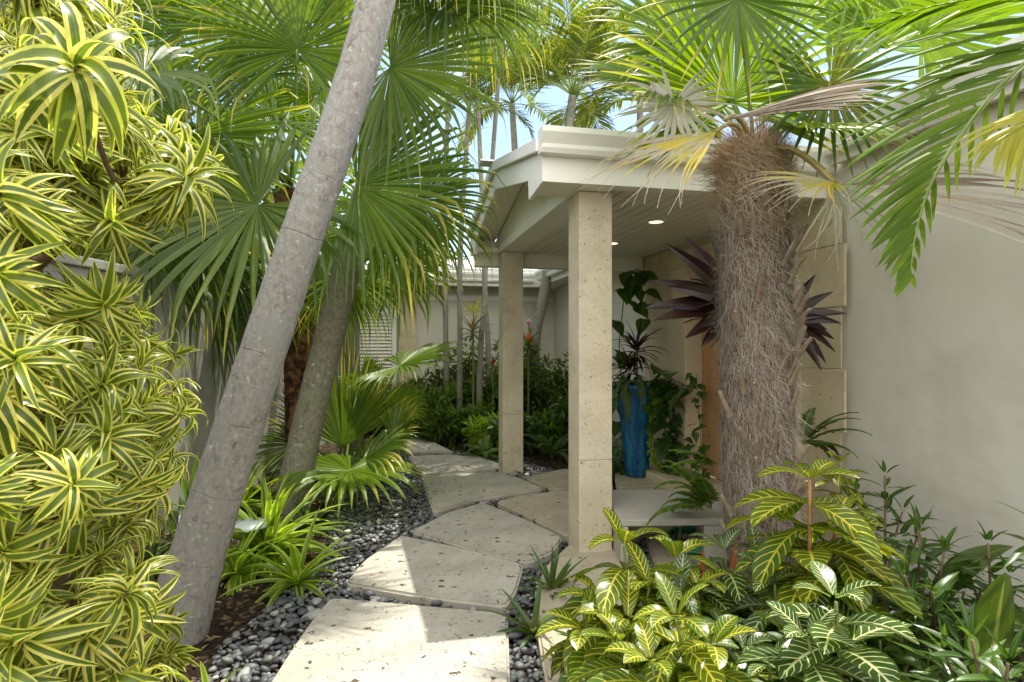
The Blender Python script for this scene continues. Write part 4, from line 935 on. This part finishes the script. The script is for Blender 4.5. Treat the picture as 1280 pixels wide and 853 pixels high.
t = thing('broad_leaf_plant', G0(1120, 2.55), 'dark broad leaved plant with drooping paddles behind the lance shrubs', 'plant'); b = t.location
for d_, dr in (((.55, .0, 1.1), 1.2), ((-.5, -.3, .9), 1.3), ((.2, -.5, .8), 1.4), ((.9, -.2, .5), 1.1), ((-.8, -.1, .5), 1.1), ((.1, -.9, .5), 1.1)): bigleaf(t, b, d_, .46, .16, 'broad', dr, U_(-.3, .3), .38)
# small bromeliads by the near column
clump('bromeliad', gp(690, 750), 24, .27, .032, 'olive bromeliad with upright leaves at the base of the near column', 'bromeliad', 'brom', .5, (8, 75))
clump('bromeliad', gp(668, 800), 18, .26, .032, 'olive bromeliad sprawling over the pebbles left of the veined plants', 'bromeliad', 'brom', .6, (25, 85))
clump('bromeliad', gp(705, 850), 14, .16, .022, 'thin bromeliad tucked low at the bottom edge under the veined leaves', 'bromeliad', 'dstrap', .6, (15, 85))
clump('aloe', gp(848, 700), 7, .20, .03, 'small plant with stiff dark upright blades below the coiled hose', 'plant', 'dstrap', .1, (5, 45))
# striped strap clumps on the left
mbt = clump('striped_clump', gp(335, 700), 84, .62, .062, 'bright yellow green striped strap leaf clump beside the mottled trunk', 'plant', 'strap', 1.2, (8, 95))
clump('striped_clump', gp(372, 738), 40, .42, .045, 'smaller striped clump leaning over the pebble edge', 'plant', 'strap', 1.2, (10, 100))
clump('striped_clump', gp(296, 725), 40, .42, .046, 'striped clump touching the leaning trunk from the right', 'plant', 'strap', 1.2, (10, 100))
clump('striped_clump', gp(385, 665), 22, .34, .036, 'striped clump at the base of the mottled trunk', 'plant', 'dstrap', 1.1, (10, 100))
clump('dark_clump', gp(190, 715), 30, .5, .03, 'dark strap leaved clump between the shrub and the leaning trunk', 'plant', 'dstrap', 1.3, (8, 95))
clump('dark_clump', gp(225, 690), 26, .42, .03, 'dark strap leaved clump against the garden wall left of the trunk', 'plant', 'dstrap', 1.3, (8, 95))
clump('dark_clump', gp(120, 730), 26, .5, .03, 'dark strap leaved clump mostly behind the variegated shrub', 'plant', 'dstrap', 1.3, (8, 95))
clump('dark_clump', gp(330, 628), 24, .45, .035, 'dark strap leaved clump behind the mottled trunk', 'plant', 'dstrap', 1.3, (8, 95))
clump('striped_clump', gp(262, 905), 16, .26, .03, 'yellow green strap clump at the bottom edge under the shrub', 'plant', 'strap', 1.0, (20, 90))
fern_like = clump('strap_clump', gp(300, 640), 40, .62, .05, 'bright strap leaved clump between the garden wall and the two leaning trunks', 'plant', 'strap', 1.2, (8, 90))
clump('strap_clump', gp(238, 655), 36, .6, .045, 'green strap leaved clump close to the garden wall, left of the leaning trunk', 'plant', 'lance', 1.2, (8, 90))
# ------------------------------------------------------------------ ferns
def fern(base, n, L, label, mat='fern', lo=25, hi=75, dr=1.8, LL=.09, W=.022, az=None, group=None, nl=26):
    t = thing('fern', base, label, 'fern', group)
    for k in range(n):
        a = (360*k/n+U_(-15, 15)) if az is None else U_(*az)
        pts = arc(base+Z*.02, a, L*U_(.8, 1.15), U_(lo, hi), dr*U_(.8, 1.2), 10)
        mb = MB(); pinnate(mb, pts, LL, W, nl, 75, .3, .0, .15, tipk=.6, seg=3, jitv=.05); f = part(mb, 'frond', M[mat], t)
        mb = MB(); mb.tube(pts, [.003*(1-.07*i) for i in range(11)], 4); part(mb, 'rachis', M['stem'], t, up=f)
    return t
fern(at(890, 640, 3.72), 11, .42, 'bright green fern spilling over the end of the grey bench', 'fern', 10, 75, 1.6, .10, .028, (215, 345))
fern(at(898, 585, 3.55), 3, .28, 'single lime frond sticking out of the fibre trunk, left side', 'fern', 15, 45, .8, .08, .03, (255, 280))
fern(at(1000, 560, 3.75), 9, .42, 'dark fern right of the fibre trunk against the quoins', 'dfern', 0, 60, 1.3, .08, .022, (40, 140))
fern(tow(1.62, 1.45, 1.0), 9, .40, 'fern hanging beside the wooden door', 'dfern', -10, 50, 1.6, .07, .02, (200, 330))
FE = [(540, 548, 10, .55, 'low fern by the farthest path slab'), (575, 552, 10, .5, 'low fern at the bed edge midway to the far column'), (603, 575, 8, .4, 'pale fern with yellow fronds left of the far column foot'),
      (690, 575, 10, .6, 'dark fern in the gap between the two columns, near the slab'), (672, 560, 9, .5, 'dark fern immediately right of the far column'), (705, 555, 9, .6, 'tall fern half hidden by the near column'), (520, 530, 9, .6, 'fern in front of the cream pilaster'), (555, 528, 9, .7, 'tall fern at the foot of the slender trunks'), (620, 545, 9, .6, 'fern tucked behind the far column')]
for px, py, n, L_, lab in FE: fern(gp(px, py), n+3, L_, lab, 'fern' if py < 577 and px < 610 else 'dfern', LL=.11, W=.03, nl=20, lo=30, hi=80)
# ------------------------------------------------------------------ shrubs in the far bed
def cloud(mb, c, rad, n, L, W, dr=.3):
    for i in range(n):
        v = Vector((random.gauss(0, 1), random.gauss(0, 1), random.gauss(0, 1))).normalized()*random.random()**.4
        p = c+Vector((v.x*rad[0], v.y*rad[1], v.z*rad[2])); d = v*.6+Vector((U_(-.6, .6), U_(-.6, .6), U_(-.5, .5)))
        mb.leaf(p, d, L*U_(.7, 1.2), W*U_(.8, 1.2), dr, 3, .2, 'lance', U_(-.6, .6))
def bush(name, base, h, r, n, L, W, label, mat='bush', cat='shrub', group=None, lobes=6):
    t = thing(name, base, label, cat, group); sm = MB(); lm = MB()
    for k in range(lobes):
        a = k*2.4; f = (k+.5)/lobes; c = base+Vector((math.cos(a)*r*.55*(1-.3*f), math.sin(a)*r*.55*(1-.3*f), h*(.25+.65*f)))
        sm.tube(curve(base, c, 0, 5, Vector((math.cos(a), math.sin(a), 0))*.05), [.012-.0014*i for i in range(6)], 5)
        cloud(lm, c, (r*.55, r*.55, h*.22), n//lobes, L, W)
    part(sm, 'stems', M['bstem'], t); part(lm, 'foliage', M[mat], t); return t
BU = [(505, 500, 9.9, .8, .45, 'bush', 'mid height bush right of the louvred door'), (548, 500, 9.3, .8, .45, 'fern', 'light green bush at the middle of the back bed'), (588, 500, 8.7, .55, .4, 'fern', 'light green mound just left of the far column'), (520, 500, 9.2, .5, .4, 'fern', 'light green mound at the far end of the path'), (610, 500, 8.2, .42, .3, 'strap', 'pale striped mound at the foot of the far column'), (690, 500, 8.4, .5, .35, 'fern', 'light green mound between the two columns'), (575, 500, 9.8, 1.5, .5, 'bush', 'tallest bush of the back bed behind the slender trunks'), (640, 500, 9.9, 1.6, .5, 'bush', 'tall bush reaching up the far wall behind the far column'),(530, 500, 10.2, .9, .45, 'bush', 'mid green bush left of the slender trunks'), (570, 500, 9.9, 1.1, .5, 'bush', 'dense bush behind the slender trunks'), (625, 500, 9.3, 1.2, .5, 'bush', 'dark leafy bush directly behind the far column'),
      (595, 500, 9.4, .8, .4, 'lance', 'narrow leaved bush under the orange bromeliad'), (700, 500, 9.2, 1.3, .45, 'bush', 'dark bush between the columns by the house wall'), (655, 500, 9.8, 1.3, .5, 'bush', 'bush right behind the far column, touching the far wall'),
      (720, 500, 8.3, .8, .35, 'lance', 'low dark bush hidden partly by the near column'), (545, 500, 8.8, .45, .35, 'bush', 'low bush at the path edge before the pilaster'), (640, 500, 8.0, .5, .3, 'lance', 'low bush wrapped round the far column foot'), (460, 500, 9.8, .8, .4, 'lime', 'yellow flecked bush before the louvred door')]
for px, _, d, h_, r_, mt, lab in BU: bush('garden_bush', G0(px, d), h_, r_, 760, .15, .05, lab, mt)
# flowers
def bloom(name, px, py, d, mat, L, W, n, label, cat, spread=(5, 90), foliage=None):
    p = at(px, py, d); t = thing(name, Vector((p.x, p.y, 0)), label, cat)
    mb = MB(); mb.tube([Vector((p.x, p.y, 0)), p], .008, 5); part(mb, 'stem', M['stem'], t)
    mb = MB(); rosette(mb, p, (0, 0, 1), n, L, W, .3, .2, 'lance', spread, 4); part(mb, 'flower', M[mat], t)
    if foliage: mb = MB(); rosette(mb, p-Z*.05, (0, 0, 1), 22, .32, .04, .8, .2, 'strap', (20, 100), 5); part(mb, 'foliage', M[foliage], t)
bloom('bromeliad', 591, 408, 8.6, 'orange', .12, .028, 18, 'orange flowering bromeliad on a slender trunk left of the far column', 'bromeliad', (5, 70), 'brom')
bloom('bromeliad', 592, 388, 8.5, 'lime', .26, .035, 16, 'lime rosette bromeliad perched above the orange one', 'bromeliad', (30, 90))
bloom('ginger', 616, 455, 8.6, 'red', .07, .03, 9, 'red torch flower left of the far column', 'flower', (0, 40))
bloom('orchid', 661, 403, 8.9, 'pink', .06, .045, 16, 'pink orchid spray right of the far column top', 'flower', (30, 120))
bloom('bromeliad', 660, 425, 8.8, 'orange', .12, .03, 14, 'small peach bromeliad below the pink orchid', 'bromeliad', (5, 70), 'brom')
# ------------------------------------------------------------------ plants in and around the blue pot
pt = pot.location+Z*.97
t = thing('cordyline', pt, 'burgundy strap leaved cordyline growing in the blue pot', 'plant')
mb = MB(); mb.tube([pt-Z*.02, pt+Z*.42], .012, 6); part(mb, 'stem', M['bstem'], t)
mb = MB(); rosette(mb, pt+Z*.42, (0, 0, 1), 32, .36, .038, 1.1, .2, 'lance', (10, 120), 7); rosette(mb, pt+Z*.2+Vector((-.1, -.08, 0)), (-.4, -.4, .8), 20, .28, .034, 1.1, .2, 'lance', (10, 110), 7); part(mb, 'foliage', M['burg'], t)
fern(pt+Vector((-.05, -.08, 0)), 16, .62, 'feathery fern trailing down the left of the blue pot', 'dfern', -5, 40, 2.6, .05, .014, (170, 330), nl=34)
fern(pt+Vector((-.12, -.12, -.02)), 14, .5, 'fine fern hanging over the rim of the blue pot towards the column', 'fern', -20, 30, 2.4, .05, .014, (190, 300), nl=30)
def vine(name, path, label, mat, L, W, n, stemr=.004, out=Vector((0, -1, 0)), prof='heart', j=.05, group=None):
    base = Vector(path[0]); t = thing(name, base, label, 'vine', group)
    sm = MB(); sm.tube(path, stemr, 5); part(sm, 'stem', M['stem'], t)
    lm = MB(); m = len(path)-1
    for i in range(n):
        f = (i+.5)/n*m; k = min(int(f), m-1); p = Vector(path[k]).lerp(Vector(path[k+1]), f-k); p = jit(p, j)
        lm.leaf(p, out*.7+Vector((U_(-.8, .8), U_(-.3, .3), U_(-.9, .3))), L*U_(.7, 1.25), W*U_(.8, 1.2), .6, 6, .1, prof, U_(-.6, .6))
    part(lm, 'foliage', M[mat], t)
dq = 6.35
vine('climbing_vine', [at(772, 590, 6.8), at(778, 500, 6.8), at(774, 430, 6.8), at(780, 370, 6.8), at(790, 338, 6.8), at(802, 350, 6.75), at(804, 395, 6.7)], 'climbing vine with heart leaves above the pot reaching the porch ceiling', 'heart', .24, .20, 34, .007, Vector((0, -1, 0)), j=.10)
vine('climbing_vine', [gp(846, 600), at(838, 560, 6.1), at(826, 520, 6.1), at(820, 480, 6.1), at(838, 470, 6.0), at(850, 490, 6.0)], 'large leaved vine on the limestone right of the blue pot', 'heart', .25, .22, 34, .008, Vector((-.3, -.8, 0)), j=.10)
vine('trailing_vine', [pt+Vector((.12, -.2, 0)), pt+Vector((.14, -.27, -.15)), pt+Vector((.1, -.25, -.45)), pt+Vector((.13, -.23, -.72)), pt+Vector((.2, -.22, -.86))], 'variegated small leaved vine trailing down the front of the blue pot', 'strap', .06, .045, 110, .003, j=.035)
vine('trailing_vine', [gp(835, 608)+Z*.02, gp(835, 604)+Z*.1, at(850, 575, 5.95), at(856, 550, 5.95)], 'low vine with small leaves at the foot of the limestone wall', 'heart', .10, .08, 34, .004, j=.09)
vine('climbing_vine', [tow(1.66, 1.3, .06), tow(1.62, 1.3, .5), tow(1.6, 1.35, 1.2)], 'thin ivy climbing between the door and the fibre trunk', 'heart', .10, .08, 40, .004, Vector((-.6, -.8, 0)), j=.06)
vine('trailing_vine', [gp(778, 600)+Z*.05, gp(772, 600)+Z*.35], 'dark ivy mound left of the blue pot', 'heart', .11, .09, 70, .004, j=.15)
vine('trailing_vine', [pt+Vector((.2, -.05, 0)), pt+Vector((.3, -.15, -.2)), pt+Vector((.33, -.15, -.5)), pt+Vector((.36, -.15, -.9))], 'dark leafy vine falling along the right side of the blue pot', 'heart', .13, .11, 60, .005, j=.09)
# burgundy cordyline behind the fibre trunk
b = Vector(((948-640)/F*3.95, 3.95, 0))
t = thing('cordyline', b, 'broad leaved dark burgundy cordyline fanning out behind the fibre trunk', 'plant')
mb = MB(); tpp = at(925, 385, 3.9); tp2 = at(985, 400, 3.95)
mb.tube(curve(b, tpp, 0, 8), .016, 6); mb.tube(curve(b, tp2, 0, 8), .014, 6); part(mb, 'stem', M['bstem'], t)
mb = MB()
for px, py in ((-104, -42), (-116, -8), (-108, 8), (-84, -78), (-62, -92), (-78, 34), (-46, 44), (-90, -30), (-30, -95), (-62, 22)):
    d = Vector((px, U_(-30, 10), -py)).normalized(); mb.leaf(tpp, d+Z*.12, .0061*math.hypot(px, py)*U_(.95, 1.05)*.93, .12, .35, 10, .13, 'lance', U_(-.3, .3), side=d.cross(Vector((0, -1, .3))))
rosette(mb, tpp, (-.2, -.1, 1), 16, .42, .10, .8, .12, 'lance', (20, 95), 9)
for px, py in ((60, 14), (66, 30), (52, 46), (60, -18), (44, -40), (30, -58), (48, 4), (30, 50), (56, -5), (38, 58)):
    d = Vector((px, U_(-30, 10), -py)).normalized(); mb.leaf(tp2, d+Z*.1, .0058*math.hypot(px, py), .075, .5, 9, .15, 'lance', U_(-.2, .2), side=d.cross(Vector((0, -1, .3))))
part(mb, 'foliage', M['burg'], t)
leafy('veined_plant', G0(1050, 3.2), [S(1050, 580, 3.2), S(1062, 610, 3.15, .6)], 'small yellow green veined plant standing at the foot of the quoins', 'plant', 'sany', .14, .06, 'stem', 4, 4, .06, .9)
# ------------------------------------------------------------------ trees and hedge beyond the wall
def bgtree(name, base, h, r, n, label, mat, L=.3, W=.11, tr=.12):
    t = thing(name, base, label, 'tree', 'trees beyond the garden wall'); sm = MB()
    sm.tube([base-Z*.05, base+Z*h*.45], [tr, tr*.7], 8); lm = MB()
    for k in range(12):
        a = k*2.4; f = (k+.5)/12; c = base+Vector((math.cos(a)*r*.65, math.sin(a)*r*.65, h*(.35+.6*f)))
        sm.tube([base+Z*h*.4, c], [tr*.4, tr*.1], 5); cloud(lm, c, (r*.45, r*.45, h*.13), n//12, L, W)
    part(sm, 'trunk', M['bark2'], t); part(lm, 'crown', M[mat], t)
for x, y, h_, r_, mt, lab in ((-5.2, 9.0, 5.2, 2.0, 'bush', 'tall green tree beyond the wall directly behind the leaning trunk'), (-3.4, 13.5, 5.6, 2.0, 'bush', 'tall slim crowned tree beyond the far wing, behind the mottled trunk'), (-4.6, 7.0, 3.6, 1.4, 'lime', 'lime yellow shrub tree seen through the fans beside the leaning trunk'), (-6.2, 5.4, 4.2, 1.7, 'bush', 'green tree beyond the wall above the variegated shrub'), (-7.5, 11, 5.0, 2.4, 'bush', 'large tree far beyond the wall at the upper left'),
    (-4.6, 12.6, 3.8, 1.6, 'lime', 'lime green tree behind the far wing, left of the louvred door'), (-2.5, 16, 3.9, 1.9, 'bush', 'green tree beyond the far roof behind the slender trunks'), (-4.8, 3.0, 3.4, 1.4, 'bush', 'tree beyond the wall at the left edge')):
    bgtree('garden_tree', Vector((x, y, 0)), h_, r_, 2600, lab, mt)
mb = MB()
for i in range(5200):
    x = U_(-3.9, -3.2); y = U_(.5, 11); mb.leaf((x, y, U_(.3, 2.5)), (U_(-1, 1), U_(-1, 1), U_(-.3, 1)), U_(.1, .2), U_(.04, .07), .4, 3, .2)
tag(mb.build('hedge_leaves', M['bush']), 'dense green hedge growing along the outside of the garden wall', 'hedge', kind='stuff')
mb = MB()
for i in range(2600):
    k = random.random()
    if k < .6: x, y = U_(.9, 2.6), U_(1.7, 3.6)
    elif k < .8: x, y = U_(-1.7, .9), U_(8, 10.4)
    else: x, y = U_(-2.7, -1.7), U_(3, 6.5)
    p = Vector((x, y, 0)); q = toloc(p)
    if q.x > 1.68 or (y > 1 and x/y < .12 and k < .6): continue
    mb.leaf(p, (U_(-1, 1), U_(-1, 1), U_(.3, 1.6)), U_(.05, .13), U_(.015, .035), .9, 3, .2)
tag(mb.build('ground_cover', M['dfern']), 'low dark ground cover filling the beds', 'ground cover', kind='stuff')
